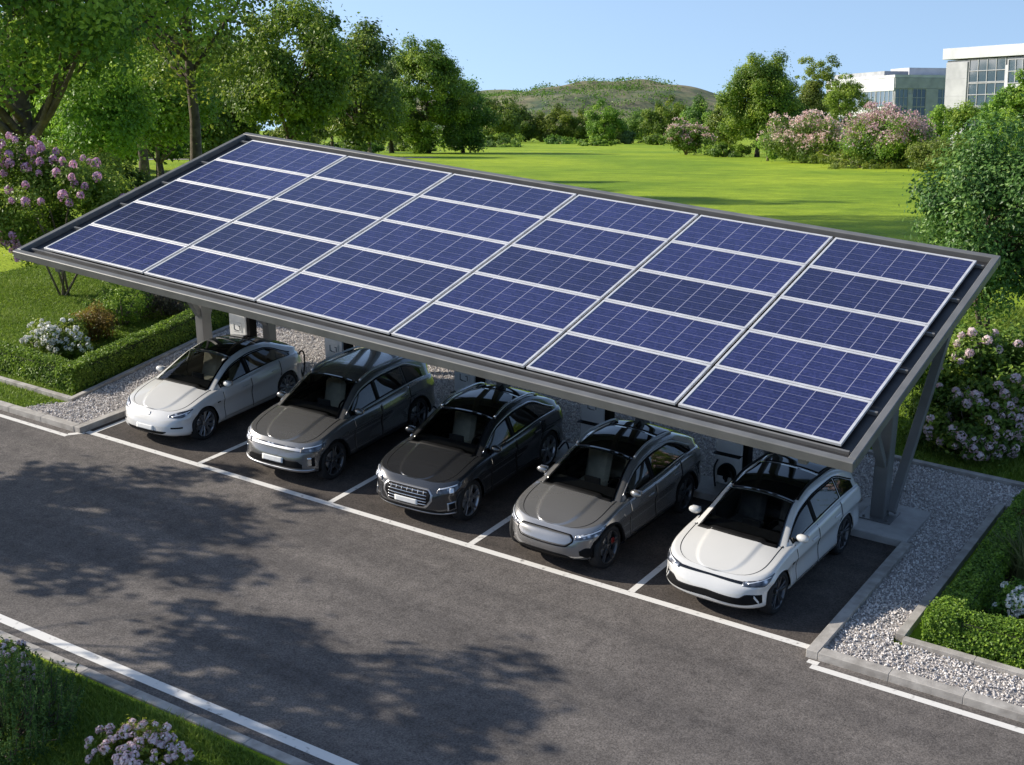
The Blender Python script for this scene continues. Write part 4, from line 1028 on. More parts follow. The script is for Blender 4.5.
# 1 white fastback
SPEC.append(dict(paint=P_WHITE, L=4.09, W=.89, ya=.77, wb=2.46, R=.335, sill=.20, Lf=.95, Lr=.75, n=2.6, shoulder=[(0, .66), (.3, .72), (1.1, .87), (2.0, .92), (3.2, .97), (4.12, .93)],
    rake_f=[(0, .10), (.2, .0), (.5, .015), (.75, .09), (1, .21)], crown=[(0, 0), (.25, .01), (.6, .038), (1.1, .075), (2, .07), (4.1, .05)], bulge=.020,
    roof=[(.92, .87), (1.35, 1.11), (1.9, 1.345), (2.4, 1.42), (2.95, 1.37), (3.5, 1.18), (3.95, .99), (4.08, .90)], we=[(.92, .80), (1.9, .60), (2.9, .58), (4.0, .66)], drop=[(.92, .11), (1.9, .075), (2.9, .07), (4.0, .06)],
    cabin=(1.08, 3.3), windows=wset(.92, 1.92, 2.72, 3.78, 1.30, 2.12, 2.75, 3.42, .32),
    trim=[(1.22, 3.46, lin((1.22, .845), (2.75, .845), (3.46, .36)), lin((1.22, .885), (2.75, .885), (3.46, .42)), BLACKP)],
    panels=[('headlight', .47, 1.06, lin((.47, .585), (.75, .585), (1.06, .715)), lin((.47, .60), (.62, .66), (1.06, .725)), .006, [LAMP], True, 20),
            ('running_light', .56, 1.0, lin((.56, .592), (1.0, .69)), lin((.56, .604), (1.0, .70)), .010, [LAMPW], True, 12),
            ('air_intake', 0, .50, lin((0, .265), (.4, .275), (.5, .31)), lin((0, .325), (.35, .325), (.5, .325)), .004, [BLACKP], False, 31),
            ('licence_plate', 0, .21, K(.325), K(.41), .016, [PLATE], False, 13),
            ('vent', .60, .84, K(.385), K(.415), .004, [BLACKP], True, 10), ('bumper_lip', 0, .80, K(.203), K(.225), .006, [BLACKP], False, 31),
            ('badge', 0, .035, K(.575), K(.62), .007, [SATIN], False, 5), ('side_camera', 1.72, 1.80, K(.66), K(.685), .006, [BLACKP], True, 4)],
    doors=[(1.30, 2.12), (2.12, 3.02)], spokes=(10, .10), spoke_w=.026, rim=RIMS, mirror_y=1.42, seat=SEAT))
# 2 grey SUV with rails
SPEC.append(dict(paint=P_GREY, L=4.27, W=.90, ya=.70, wb=2.67, R=.36, sill=.25, Lf=.92, Lr=.6, n=2.9, shoulder=[(0, .78), (.3, .85), (1.1, .99), (2.2, 1.03), (3.4, 1.08), (4.36, 1.02)],
    rake_f=[(0, .08), (.2, .0), (.5, .01), (.75, .06), (1, .17)], crown=[(0, 0), (.25, .01), (.6, .038), (1.1, .07), (2, .07), (4.3, .05)], bulge=.020,
    roof=[(.92, .99), (1.35, 1.25), (1.82, 1.49), (2.4, 1.575), (3.2, 1.56), (3.75, 1.46), (4.1, 1.22), (4.3, .98)], we=[(.92, .81), (1.85, .63), (3.2, .61), (4.3, .68)], drop=[(.92, .11), (1.9, .065), (3.2, .06), (4.3, .06)],
    cabin=(1.08, 3.6), windows=[w for w in wset(.92, 1.85, 2.6, 4.12, 1.28, 2.14, 3.05, 3.62, .5, quarter=1) if w[0] not in ('roof', 'rear')] + [('rear', 3.80, 4.15, K(1.2), K(2), 0)],
    trim=[(1.2, 3.68, lin((1.2, .84), (3.1, .84), (3.68, .5)), lin((1.2, .895), (3.1, .89), (3.68, .56)), SATIN), (1.28, 3.66, K(.03), K(.075), SATIN)],
    panels=[('light_bar', 0, .60, lin((0, .665), (.6, .665)), lin((0, .70), (.6, .715)), .007, [SATIN], False, 41), ('light_strip', 0, .58, K(.69), K(.722), .006, [LAMP], False, 41),
            ('headlight', .56, 1.08, lin((.56, .655), (.8, .66), (1.08, .76)), lin((.56, .725), (.8, .765), (1.08, .80)), .008, [LAMP], True, 18),
            ('running_light', .60, 1.0, lin((.60, .715), (1.0, .775)), lin((.60, .73), (1.0, .79)), .012, [LAMPW], True, 12), ('grille', 0, .62, K(.37), lin((0, .50), (.5, .50), (.62, .44)), .004, [BLACKP], False, 31), ('licence_plate', 0, .23, K(.43), K(.525), .018, [PLATE], False, 13),
            ('skid_plate', 0, .86, lin((0, .285), (.7, .30), (.86, .33)), lin((0, .335), (.7, .345), (.86, .36)), .014, [SATIN], False, 41), ('bumper_lip', 0, 1.0, K(.253), K(.28), .008, [BLACKP], False, 41),
            ('fog_light', .72, .80, K(.41), K(.57), .008, [CHROME], True, 6), ('air_curtain', .80, .86, K(.41), K(.57), .006, [BLACKP], True, 6), ('tail_light', 4.75, 5.1, K(.86), K(.94), .008, [TAIL], True, 8)],
    doors=[(1.30, 2.14), (2.14, 3.08)], spokes=(5, .16), spoke_w=.036, rim=RIMD, archm=BLACKP, clad=BLACKP, rails=SATIN, rail_y=(1.9, 3.85), aerial=3.75, mirror_y=1.42, seat=SEAT, handle=P_GREY))
# 3 charcoal SUV with a big grille
def grille_bars(B, root, part, patch, sh, cen):
    for z in np.linspace(.425, .63, 5):
        patch(lambda u, v: B.low(np.abs(u), v, 1.0) * np.stack([np.sign(u) + (u == 0), 1 + 0 * u, 1 + 0 * u], -1), np.linspace(-.39, .39, 25), K(z - .006), K(z + .006), 3, .016, [CHROME], 'grille_bar', root, cen, 0, sh)
    for q in np.linspace(-.33, .33, 7):
        patch(lambda u, v: B.low(np.abs(u), v, 1.0) * np.stack([np.sign(u) + (u == 0), 1 + 0 * u, 1 + 0 * u], -1), np.linspace(q - .006, q + .006, 2), K(.58), K(.645), 3, .014, [SATIN], 'grille_bar', root, cen, 0, sh)
SPEC.append(dict(paint=P_DARK, L=4.18, W=.89, ya=.68, wb=2.62, R=.36, sill=.24, Lf=.92, Lr=.65, n=2.9, shoulder=[(0, .77), (.3, .83), (1.1, .96), (2.2, 1.0), (3.3, 1.05), (4.28, 1.02)],
    rake_f=[(0, .08), (.2, .0), (.5, .0), (.78, .05), (1, .17)], crown=[(0, 0), (.25, .01), (.6, .042), (1.1, .075), (2, .07), (4.2, .05)], bulge=.020,
    roof=[(.92, .96), (1.35, 1.20), (1.85, 1.43), (2.4, 1.515), (3.0, 1.49), (3.6, 1.30), (4.0, 1.10), (4.22, .96)], we=[(.92, .81), (1.85, .62), (3.0, .60), (4.2, .66)], drop=[(.92, .11), (1.9, .07), (3.0, .065), (4.2, .06)],
    cabin=(1.08, 3.4), windows=wset(.92, 1.87, 2.85, 3.95, 1.28, 2.12, 2.85, 3.55, .30),
    trim=[(1.2, 3.62, lin((1.2, .84), (2.85, .84), (3.62, .30)), lin((1.2, .90), (2.85, .90), (3.62, .37)), CHROME), (1.9, 3.6, K(.03), K(.08), CHROME)],
    panels=[('grille_frame', 0, .50, lin((0, .35), (.36, .36), (.5, .50)), lin((0, .69), (.40, .69), (.5, .60)), .006, [SATIN], False, 41), ('grille', 0, .46, lin((0, .375), (.34, .385), (.46, .51)), lin((0, .668), (.38, .668), (.46, .60)), .011, [BLACKP], False, 41),
            ('licence_plate', 0, .23, K(.40), K(.49), .024, [PLATE], False, 13), ('headlight', .56, 1.02, lin((.56, .635), (.8, .635), (1.02, .73)), lin((.56, .685), (.8, .745), (1.02, .77)), .008, [LAMP], True, 18),
            ('running_light', .58, .94, lin((.58, .69), (.94, .755)), lin((.58, .705), (.94, .775)), .012, [LAMPW], True, 12), ('running_light', .78, .86, K(.645), K(.72), .013, [LAMPW], True, 5),
            ('air_intake', 0, .70, K(.275), lin((0, .335), (.5, .335), (.7, .31)), .004, [BLACKP], False, 31), ('bumper_lip', 0, .95, K(.243), K(.272), .012, [SATIN], False, 41),
            ('fog_surround', .76, .92, lin((.76, .33), (.92, .36)), lin((.76, .47), (.92, .49)), .007, [SATIN], True, 10), ('fog_light', .785, .90, lin((.785, .35), (.90, .375)), lin((.785, .455), (.90, .47)), .012, [BLACKP], True, 8),
            ('tail_light', 4.65, 5.0, K(.86), K(.92), .008, [TAIL], True, 8)],
    doors=[(1.30, 2.12), (2.12, 3.02)], spokes=(5, .18), spoke_w=.038, rim=RIMS, archm=None, rails=CHROME, rail_y=(1.9, 3.35), aerial=3.0, mirror_y=1.42, seat=SEAT, mirror=P_DARK, extra=[grille_bars]))
# 4 silver crossover
SPEC.append(dict(paint=P_SILV, L=4.12, W=.885, ya=.66, wb=2.50, R=.355, sill=.23, Lf=1.0, Lr=.7, n=2.5, shoulder=[(0, .72), (.3, .78), (1.1, .93), (2.2, .97), (3.3, 1.05), (4.2, 1.0)],
    rake_f=[(0, .12), (.2, .02), (.45, .0), (.75, .06), (1, .20)], crown=[(0, 0), (.25, .01), (.6, .042), (1.1, .08), (2, .07), (4.2, .05)], bulge=.020,
    roof=[(.88, .93), (1.35, 1.19), (1.85, 1.42), (2.35, 1.50), (3.0, 1.47), (3.55, 1.29), (3.95, 1.08), (4.15, .95)], we=[(.88, .80), (1.85, .61), (3.0, .59), (4.1, .66)], drop=[(.88, .11), (1.9, .07), (3.0, .065), (4.1, .06)],
    cabin=(1.04, 3.3), windows=wset(.88, 1.85, 2.72, 3.85, 1.26, 2.08, 2.75, 3.4, .34),
    trim=[(1.2, 3.46, lin((1.2, .845), (2.75, .845), (3.46, .36)), lin((1.2, .89), (2.75, .89), (3.46, .43)), SATIN)],
    panels=[('grille_surround', 0, .52, lin((0, .475), (.42, .485), (.52, .56)), lin((0, .675), (.45, .665), (.52, .62)), .005, [BLACKP], False, 41), ('grille', 0, .495, lin((0, .488), (.40, .50), (.495, .57)), lin((0, .662), (.43, .652), (.495, .61)), .012, [P_SILV], False, 41),
            ('headlight', .53, 1.12, lin((.53, .60), (.8, .62), (1.12, .745)), lin((.53, .655), (.8, .70), (1.12, .775)), .007, [LAMP], True, 20), ('running_light', .60, 1.0, lin((.60, .635), (1.0, .72)), lin((.60, .65), (1.0, .735)), .010, [LAMPW], True, 12), ('fog_light', .64, .88, lin((.64, .36), (.76, .31), (.88, .37)), lin((.64, .43), (.76, .475), (.88, .45)), .005, [BLACKP], True, 12),
            ('air_intake', 0, .52, lin((0, .262), (.52, .275)), lin((0, .36), (.35, .35), (.52, .295)), .004, [BLACKP], False, 31), ('bumper_lip', 0, .95, K(.233), K(.256), .01, [BLACKP], False, 41),
            ('side_marker', 1.28, 1.36, K(.42), K(.50), .005, [TAIL], True, 4), ('tail_light', 4.55, 4.85, K(.86), K(.94), .008, [TAIL], True, 8)],
    doors=[(1.26, 2.08), (2.08, 2.95)], spokes=(5, .14), spoke_w=.04, rim=RIMD, archm=BLACKP, clad=BLACKP, rails=SATIN, rail_y=(1.88, 3.1), aerial=2.95, mirror_y=1.38, seat=SEAT))
# 5 white hatchback estate
SPEC.append(dict(paint=P_WHITE2, L=4.05, W=.895, ya=.70, wb=2.40, R=.335, sill=.21, Lf=.95, Lr=.5, n=2.6, shoulder=[(0, .67), (.3, .74), (1.1, .89), (2.0, .93), (3.2, .99), (4.05, .97)],
    rake_f=[(0, .10), (.2, .0), (.5, .015), (.75, .07), (1, .21)], crown=[(0, 0), (.25, .01), (.6, .038), (1.1, .07), (2, .07), (4.05, .05)], bulge=.020,
    roof=[(.84, .88), (1.3, 1.12), (1.8, 1.35), (2.3, 1.435), (3.0, 1.425), (3.5, 1.33), (3.85, 1.12), (4.0, .95)], we=[(.84, .80), (1.8, .61), (3.0, .59), (4.0, .68)], drop=[(.84, .11), (1.8, .07), (3.0, .065), (4.0, .06)],
    cabin=(1.0, 3.3), windows=[w for w in wset(.84, 1.80, 2.75, 3.88, 1.22, 2.02, 2.95, 3.5, .45, quarter=1)],
    trim=[(1.15, 3.54, lin((1.15, .845), (2.95, .845), (3.54, .46)), lin((1.15, .885), (2.95, .885), (3.54, .52)), BLACKP)],
    panels=[('grille_strip', 0, .56, lin((0, .612), (.56, .60)), lin((0, .632), (.56, .632)), .006, [GLOSSB], False, 41), ('headlight', .52, 1.10, lin((.52, .585), (.85, .585), (1.10, .725)), lin((.52, .635), (.85, .68), (1.10, .735)), .007, [LAMP], True, 20),
            ('running_light', .60, 1.0, lin((.60, .612), (1.0, .69)), lin((.60, .624), (1.0, .70)), .010, [LAMPW], True, 12), ('air_intake', 0, .88, lin((0, .335), (.55, .315), (.88, .34)), lin((0, .44), (.5, .415), (.62, .475), (.88, .46)), .005, [BLACKP], False, 51), ('bumper_blade', .74, .82, lin((.74, .42), (.82, .325)), lin((.74, .465), (.82, .365)), .014, [P_WHITE2], True, 4),
            ('vent', 1.12, 1.17, K(.40), K(.49), .004, [BLACKP], True, 4), ('side_badge', 1.66, 1.74, K(.66), K(.69), .006, [BLACKP], True, 4)],
    doors=[(1.22, 2.02), (2.02, 2.88)], spokes=(5, .20), spoke_w=.034, rim=RIMD, archm=None, clad=None, rails=BLACKP, rail_y=(1.85, 3.35), aerial=3.2, mirror_y=1.34, seat=SEATG, aerial_m=P_WHITE2, handle=P_WHITE2))
PLACE = [('white_fastback_car', 'white fastback car with black glass roof and silver wheels, leftmost under the carport', 1.39, .92, 2.5),
         ('grey_suv_car', 'grey SUV with silver roof rails and silver skid bumper, second from the left', 4.71, .82, 2.8),
         ('charcoal_suv_car', 'charcoal black SUV with large chrome barred grille, middle of the five parked cars', 7.76, .76, 2.0),
         ('silver_crossover_car', 'silver crossover car with closed oval grille and black wheels, fourth from the left', 10.58, .56, -1.5),
         ('white_hatchback_car', 'white hatchback car with black roof and wide black lower intake, rightmost under the carport', 13.36, .66, -2.0)]
for c, (nm, lb, x, y, a) in zip(SPEC, PLACE): make_car(c, nm, lb, (x, y), R(a))

# ------------------------------------------------------------------ office buildings beyond the lawn
CLAD = noise_mat('white_cladding', (.45, .46, .48), (.56, .57, .59), .6, .7)
TRIM_SHADE = noise_mat('grey_trim_and_shade', (.30, .31, .33), (.40, .41, .43), .8, .7)  # grey for frames and roof deck; also paints shade onto the low office front
CONC = noise_mat('facade_panel', (.32, .33, .345), (.42, .43, .445), .5, .75)
def win_mat():
    m, n, b = new_mat('office_glass'); oi = N(n, 'ShaderNodeObjectInfo')
    r = ramp(n, oi.outputs['Random'], [(0, (.035, .06, .085)), (.6, (.08, .12, .16)), (1, (.20, .25, .30))])
    n.links.new(r.outputs[0], b.inputs['Base Color']); b.inputs['Roughness'].default_value = .06; b.inputs['Specular IOR Level'].default_value = .9
    return m
OGLASS = win_mat()
def facade_frame(root, o, dx, W_, floors, wall, wmat, bays, group):
    pass
def window(root, o, ax, inn, x0, x1, z0, z1, nx, nz, mat=TRIM_SHADE):
    """window with frame and mullions, set 6 cm proud of the wall; o origin, ax along, inn inward"""
    M = Matrix((ax, inn, Vector((0, 0, 1)))).transposed(); q = lambda x, y, z: o + ax * x + inn * y + Vector((0, 0, z))
    f = MB(); t = .10
    f.box(q((x0 + x1) / 2, -.02, (z0 + z1) / 2), (x1 - x0, .05, z1 - z0), 0, M); w = f.build('window', OGLASS, root)
    g = MB()
    for i in range(nx + 1): x = x0 + (x1 - x0) * i / nx; g.box(q(x, -.09, (z0 + z1) / 2), (t, .10, z1 - z0 + t), 0, M)
    for i in range(nz + 1): z = z0 + (z1 - z0) * i / nz; g.box(q((x0 + x1) / 2, -.088, z), (x1 - x0 - t * .5, .09, t), 0, M)
    g.build('window_frame', mat, w)
def at(px, py, depth):
    f = 1373.384; pit = R(19.460367); yaw = R(-33.338751)
    fw = np.array([math.sin(yaw) * math.cos(pit), math.cos(yaw) * math.cos(pit), -math.sin(pit)]); r = np.array([math.cos(yaw), -math.sin(yaw), 0]); u = np.cross(r, fw)
    return CAM + (fw + r * (px - 512) / f + u * (382.5 - py) / f) * depth
def vdir(deg):   # horizontal direction: 0 = picture right, 90 = away from the camera
    a = R(deg); return Vector((RH[0] * math.cos(a) + FH[0] * math.sin(a), RH[1] * math.cos(a) + FH[1] * math.sin(a), 0))
LEAN = Matrix.Rotation(math.atan(.159), 4, Vector((-RH[0], -RH[1], 0)))
def office_low():
    c = at(899, 78, 250); zt = c[2]; z0 = float(T(c[0], c[1])) - 3; H = zt - z0
    root = empty('office_building', (c[0], c[1], z0), 0, 'low flat roofed office building with a glazed front painted shade grey behind the pink shrubs', 'building'); root.matrix_world = Matrix.Translation(root.location) @ LEAN
    o = Vector((0, 0, 0)); la, ra = vdir(104), vdir(14); M = Matrix((la, ra, Vector((0, 0, 1)))).transposed()
    b = MB(); Ll, Lr = 27, 15
    b.box(o + la * Ll / 2 + ra * Lr / 2 + Vector((0, 0, H / 2)), (Ll, Lr, H), 0, M); b.build('wall', CONC, root)
    p = MB(); p.box(o + la * Ll / 2 + ra * Lr / 2 + Vector((0, 0, H + .25)), (Ll + .3, Lr + .3, .5), 0, M); p.build('parapet', CLAD, root)
    # left side: white spandrels with ribbon windows
    q = lambda x, y, z: o + la * x + ra * y + Vector((0, 0, z))
    s = MB(); s.box(q(Ll / 2, -.1, H - 1.2), (Ll, .2, 2.3), 0, M); s.box(q(Ll / 2, -.1, H - 6.1), (Ll, .2, 1.7), 0, M); s.build('cladding', CLAD, root)
    for k in range(4):
        x0 = .4 + k * 6.6; window(root, o, la, ra, x0, x0 + 6.2, H - 5.35, H - 2.35, 4, 1, CLAD); window(root, o, la, ra, x0, x0 + 6.2, H - 9.4, H - 7.0, 4, 1, CLAD)
    # front, with the shade of this side put into the cladding colour
    s = MB(); Mr = Matrix((ra, la, Vector((0, 0, 1)))).transposed(); s.box(o + ra * Lr / 2 - la * .1 + Vector((0, 0, H - 1.0)), (Lr, .2, 1.9), 0, Mr)
    s.box(o + ra * 7.6 - la * .11 + Vector((0, 0, H / 2 - 1)), (2.4, .2, H - 2), 0, Mr); s.box(o + ra * 3.2 - la * .11 + Vector((0, 0, H / 2 - 1.5)), (.9, .2, H - 3), 0, Mr); s.build('cladding', TRIM_SHADE, root)
    for (a, b2) in ((.15, 2.72), (3.68, 6.36), (8.85, 11.7), (11.8, 14.85)):
        for k in range(3): window(root, o, ra, la, a, b2, H - 5.2 - 3.3 * k, H - 2.05 - 3.3 * k, 3, 2)
    t = MB(); t.box(o + la * 15 + ra * 3 + Vector((0, 0, H + .9)), (20, 5, .9), 0, M); t.build('roof_deck', TRIM_SHADE, root)
    t = MB(); t.box(o + la * 10 + ra * 10.5 + Vector((0, 0, H + 1.2)), (7, 8, 1.8), 0, M); t.build('plant_room', CLAD, root)
office_low()
def office_tall():
    c = at(954, 54, 190); zt = c[2]; z0 = float(T(c[0], c[1])) - 3; H = zt - z0
    root = empty('office_building', (c[0], c[1], z0), 0, 'taller pale office building with an overhanging white roof slab, cut by the right edge', 'building'); root.matrix_world = Matrix.Translation(root.location) @ LEAN
    ax, inn = vdir(-62), vdir(28); M = Matrix((ax, inn, Vector((0, 0, 1)))).transposed(); o = Vector((0, 0, 0)); q = lambda x, y, z: o + ax * x + inn * y + Vector((0, 0, z))
    b = MB(); Lx = 44; b.box(q(Lx / 2, 8, H / 2 - .5), (Lx, 16, H - 1), 0, M); b.build('wall', CONC, root)
    p = MB(); p.box(q(Lx / 2 - .1, 7.9, H - .1), (Lx + .8, 16.8, 1.5), 0, M, .03); p.build('roof_slab', CLAD, root)
    s = MB(); s.box(q(2.0, -.12, (H - 1) / 2), (3.9, .24, H - 1.6), 0, M); s.build('stone_panel', CONC, root)
    s = MB(); s.box(q(13.0, -.1, (H - 1) / 2 - .4), (4.6, .22, H - 2.2), 0, M); s.box(q(28, -.1, H - 6.2), (20, .22, 1.2), 0, M); s.build('cladding', CLAD, root)
    for k in range(4): window(root, o, ax, inn, 4.2, 10.6, H - 4.1 - 3.2 * k, H - 1.05 - 3.2 * k, 4, 2)
    window(root, o - inn * .22, ax, inn, 11.3, 14.9, H - 4.4, H - 1.3, 3, 2); window(root, o - inn * .22, ax, inn, 11.3, 14.9, H - 8.0, H - 5.6, 3, 1)
    for k in range(4): window(root, o, ax, inn, 15.6, 26, H - 4.0 - 3.2 * k, H - 1.1 - 3.2 * k, 7, 2)
    # horizontal joints of the stone panel
    j = MB()
    for k in range(6): j.box(q(2.0, -.245, 1.5 + k * 2.4), (3.92, .02, .06), 0, M)
    j.build('joint', TRIM_SHADE, root)
office_tall()

# ------------------------------------------------------------------ trees
oak = dict(kind='round', rcf=.24)
# large tree on the left
rg = np.random.default_rng(5)
big = tree('broadleaf_tree', 'large dark green tree with a thick trunk and low limbs at the left edge', (-17.2, 12.4), 15.0, 7.2, 4.6, 110, 56000, .19, G['deep'], 11, tr=.40, nl=26, bark=BARK, rcf=.2, fork=.25)
tree('broadleaf_tree', 'dark green tree in front of the taller grove, right of the thick trunked tree', SL(60, -13.8), 25.0, 6.6, 4.0, 90, 32000, .22, G['deep'], 12, tr=.28, nl=18, rcf=.24)
tree('broadleaf_tree', 'sunlit mid green tree with an open branching crown just left of the roof corner', SL(86, -13.9), 12.8, 4.3, 2.4, 65, 27000, .26, G['mid'], 13, tr=.30, nl=22, rcf=.22)
tree('broadleaf_tree', 'tall shaded tree behind the thick trunked tree, its crown cut by the top edge', SL(52, -18.5), 25.0, 6.2, 6.5, 80, 28000, .22, G['deep'], 18, tr=.26, nl=18, rcf=.2)
tree('broadleaf_tree', 'tall tree standing between the lime saplings and the sunlit open crowned tree', SL(76, -20.5), 23.0, 5.6, 5.5, 80, 27000, .26, G['mid'], 19, tr=.28, nl=18, rcf=.2)
tree('small_tree', 'dark green tree overlapping the right side of the sunlit open crowned tree', SL(98, -11.0), 11.8, 3.4, 1.5, 45, 18000, .28, G['deep'], 14, tr=.22)
tree('small_tree', 'yellow green young tree with a slim trunk under the big left tree canopy', SL(58, -17.4), 6.4, 2.6, 2.6, 36, 14000, .18, G['lime'], 15, tr=.10, nl=10)
tree('small_tree', 'yellow green tree lit by the sun behind the purple lilac', SL(68, -17.6), 7.6, 3.0, 3.0, 40, 16000, .2, G['lime'], 16, tr=.14, nl=10)
tree('small_tree', 'small round clipped tree beside the park path', SL(118, -31.5), 5.0, 2.4, 2.0, 26, 7000, .3, G['mid'], 17, tr=.14)
ma = tree_meshes('a', 13, 5.5, 1.5, 55, 16000, .42, G['deep'], 21, tr=.28, nl=14, rcf=.26)
mb_ = tree_meshes('b', 12, 5.0, 1.2, 50, 14000, .42, G['mid'], 22, tr=.25, nl=14, rcf=.26)
# darker grove behind the left trees
grove = [(-62, 38, 1.0), (-70, 48, 1.1), (-52, 40, .9), (-80, 60, 1.15), (-75, 76, 1.1), (-66, 70, 1.0), (-90, 90, 1.2), (-58, 55, .95)]
gl = ['shaded grove tree at the far left edge, behind the thick trunk', 'shaded grove tree behind the thick trunked tree, second from the left edge', 'shaded grove tree nearest the lilac, low behind the yellow green saplings', 'shaded grove tree left of the park path',
      'shaded grove tree above the park path', 'shaded grove tree right of the clipped round tree', 'shaded grove tree farthest back, beyond the park path', 'shaded grove tree between the clipped tree and the open crowned tree']
for i, ((x, y, s), lb) in enumerate(zip(grove, gl)): place_tree('grove_tree', lb, 'tree', (x, y), (ma, mb_)[i % 3 == 2], rz=i * 1.3, sc=(s, s, s), group='trees of the shaded grove on the left')
tree('tall_tree', 'bright mid green tree with a pale trunk, left of the tall poplars', SL(178, -18.5), 12.5, 4.6, 2.4, 95, 32000, .32, G['mid'], 31, rcf=.22, tr=.26, bark=BARK2, nl=16)
for sx_, lb_ in ((-49, 'dark undergrowth shrub at the back of the shaded grove, far left'), (-41, 'dark undergrowth shrub behind the clipped round tree'), (-34, 'dark undergrowth shrub beyond the park path'), (-26, 'dark undergrowth shrub behind the open crowned tree')):
    shrub('undergrowth_shrub', lb_, SL(172 - (sx_ + 49) * .3, sx_ * 1.0), 5.2, 3.0, 5.0, 50, 6000, .42, G['deep'], 300 - sx_, group='undergrowth at the back of the grove')
tree('tall_tree', 'bluish dark tree showing between the open crowned tree and the bright pale trunked tree', SL(184, -24), 14.5, 4.2, 2.5, 48, 16000, .4, G['deep'], 34, tr=.26)
tree('poplar_tree', 'tallest of the two poplar like trees, sunlit on its left side, beside the open lawn', SL(208, -12.6), 18.5, 6.2, .2, 130, 44000, .36, G['mid'], 32, kind='column', tr=.32, rcf=.2)
tree('poplar_tree', 'grey green poplar like tree standing left behind the tallest one', SL(212, -18.6), 18.0, 5.0, .4, 100, 30000, .36, G['grey'], 33, kind='column', tr=.3, rcf=.2)
tree('broadleaf_tree', 'dark tree at the right foot of the tall poplars, by the lawn edge', SL(214, -7.6), 12.0, 4.4, -.4, 50, 16000, .42, G['deep'], 35, tr=.25)
far = [  # px, base, top, half width, label
    (499, 143, 97, 24, 2, 'pale olive far tree beside the poplars at the lawn end'), (521, 142, 109, 21, 0, 'dark green far tree below the left slope of the hill'), (556, 142, 107, 20, 1, 'round far tree left of centre under the hill top'),
    (578, 142, 112, 15, 1, 'small far tree just left of the big round one under the hill'), (604, 144, 104, 19, 1, 'big round far tree straight below the hill top'), (633, 143, 113, 17, 2, 'olive far tree right of the big round one under the hill'),
    (655, 144, 105, 16, 1, 'upright far tree left of the paired far trees'), (673, 144, 100, 16, 1, 'tall upright far tree right of the hill'), (697, 146, 101, 18, 0, 'tall dark far tree left of the large garden tree'), (715, 147, 108, 16, 1, 'bright far tree tucked beside the large garden tree'),
    (540, 141, 121, 14, 0, 'low dark far tree between the two groups under the hill'), (590, 141, 120, 14, 0, 'low dark far tree in the gap below the hill meadow'), (645, 142, 118, 14, 0, 'low dark far tree behind the olive one under the hill'), (478, 142, 120, 22, 0, 'dark far tree at the right foot of the poplars')]
fm = [tree_meshes('f%d' % k, 10, 5.4, -.3, 80, 14000, .46, G[g], 40 + k, tr=.22, nl=8, rcf=.22) for k, g in enumerate(('deep', 'mid', 'olive'))]
def raycast(px, py):
    c = at(px, py, 1.0) - CAM; t = 20.0
    while t < 2500:
        p = CAM + c * t
        if p[2] < float(T(p[0], p[1])): return p, t
        t *= 1.004
    return p, t
for i, (px, by, ty, hw, k, lb) in enumerate(far):
    p, d = raycast(px, by); s = d / 1373.4; H = (by - ty) * s / math.cos(R(15)); r = hw * s
    place_tree('park_tree', lb, 'tree', p, fm[k], rz=i * 2.1, sc=(r / 5.0, r / 5.0, H / 10.0), group='trees along the far end of the lawn')
def bush_at(px, by, ty, hw, name, label, mat, seed, n=9000, size=.2, cat='shrub', **kw):
    p, d = raycast(px, by); s = d / 1373.4
    return shrub(name, label, p, hw * s, hw * s * .8, (by - ty) * s / .97, kw.pop('nc', 40), n, size, mat, seed, cat, sr=.05, **kw)
def tree_at(px, by, ty, hw, name, label, mat, seed, n=14000, size=.28, kind='round', bottom=.12, **kw):
    p, d = raycast(px, by); s = d / 1373.4; H = (by - ty) * s / .97
    return tree(name, label, p, H, hw * s, H * bottom, kw.pop('nc', 60), n, size, mat, seed, kind=kind, tr=H * .02, **kw)
for (px, by, ty, hw, lb, sd) in [(410, 151, 141, 34, 'dark shrub mass at the foot of the tall poplars', 6), (355, 156, 143, 34, 'dark shrub mass below the bright pale trunked tree', 7), (495, 147, 137, 36, 'long low dark shrub along the far lawn edge by the poplars', 1), (560, 144, 138, 22, 'low dark shrub at the far lawn edge left of centre', 2), (625, 144, 131, 10, 'round grey green shrub at the far lawn edge', 3), (655, 145, 136, 12, 'low round shrub at the far lawn edge under the paired trees', 4), (595, 146, 141, 24, 'pale flat shrub bed at the far lawn edge centre', 5)]:
    bush_at(px, by, ty, hw, 'low_shrub', lb, (G['deep'], G['deep'], G['grey'], G['mid'], G['lime'], G['deep'], G['deep'])[sd - 1], 60 + sd, 6000, .4, nc=60, group='low shrubs at the far lawn edge')
r_, cc, cr = bush_at(686, 155, 121, 25, 'flowering_shrub', 'pink flowering shrub standing alone left of the low clipped hedge', G['olive'], 71, 9000, .3); blossom_mass(r_, cc, cr, 2.0, 420, .2, PET['coral'], 1, -.1, .14, 6)
bush_at(724, 157, 145, 27, 'clipped_bush', 'low clipped dark green bush at the lawn edge under the large garden tree', G['mid'], 72, 7000, .25)
tree_at(757, 157, 50, 38, 'garden_tree', 'large round topped garden tree right of the hill', G['mid'], 73, 56000, .27, nc=170, rcf=.2, nl=24)
tree_at(776, 157, 95, 34, 'garden_tree', 'dark lower garden tree in front of the large round topped one', G['deep'], 74, 24000, .27, nc=100, rcf=.22)
tree_at(726, 154, 96, 20, 'garden_tree', 'slim dark garden tree at the left foot of the large round topped one', G['deep'], 78, 9000, .34)
tree_at(808, 156, 74, 27, 'garden_tree', 'olive brown conical garden tree behind the pink shrubs', G['olive'], 75, 26000, .24, kind='cone', nc=110, rcf=.2, bottom=.04)
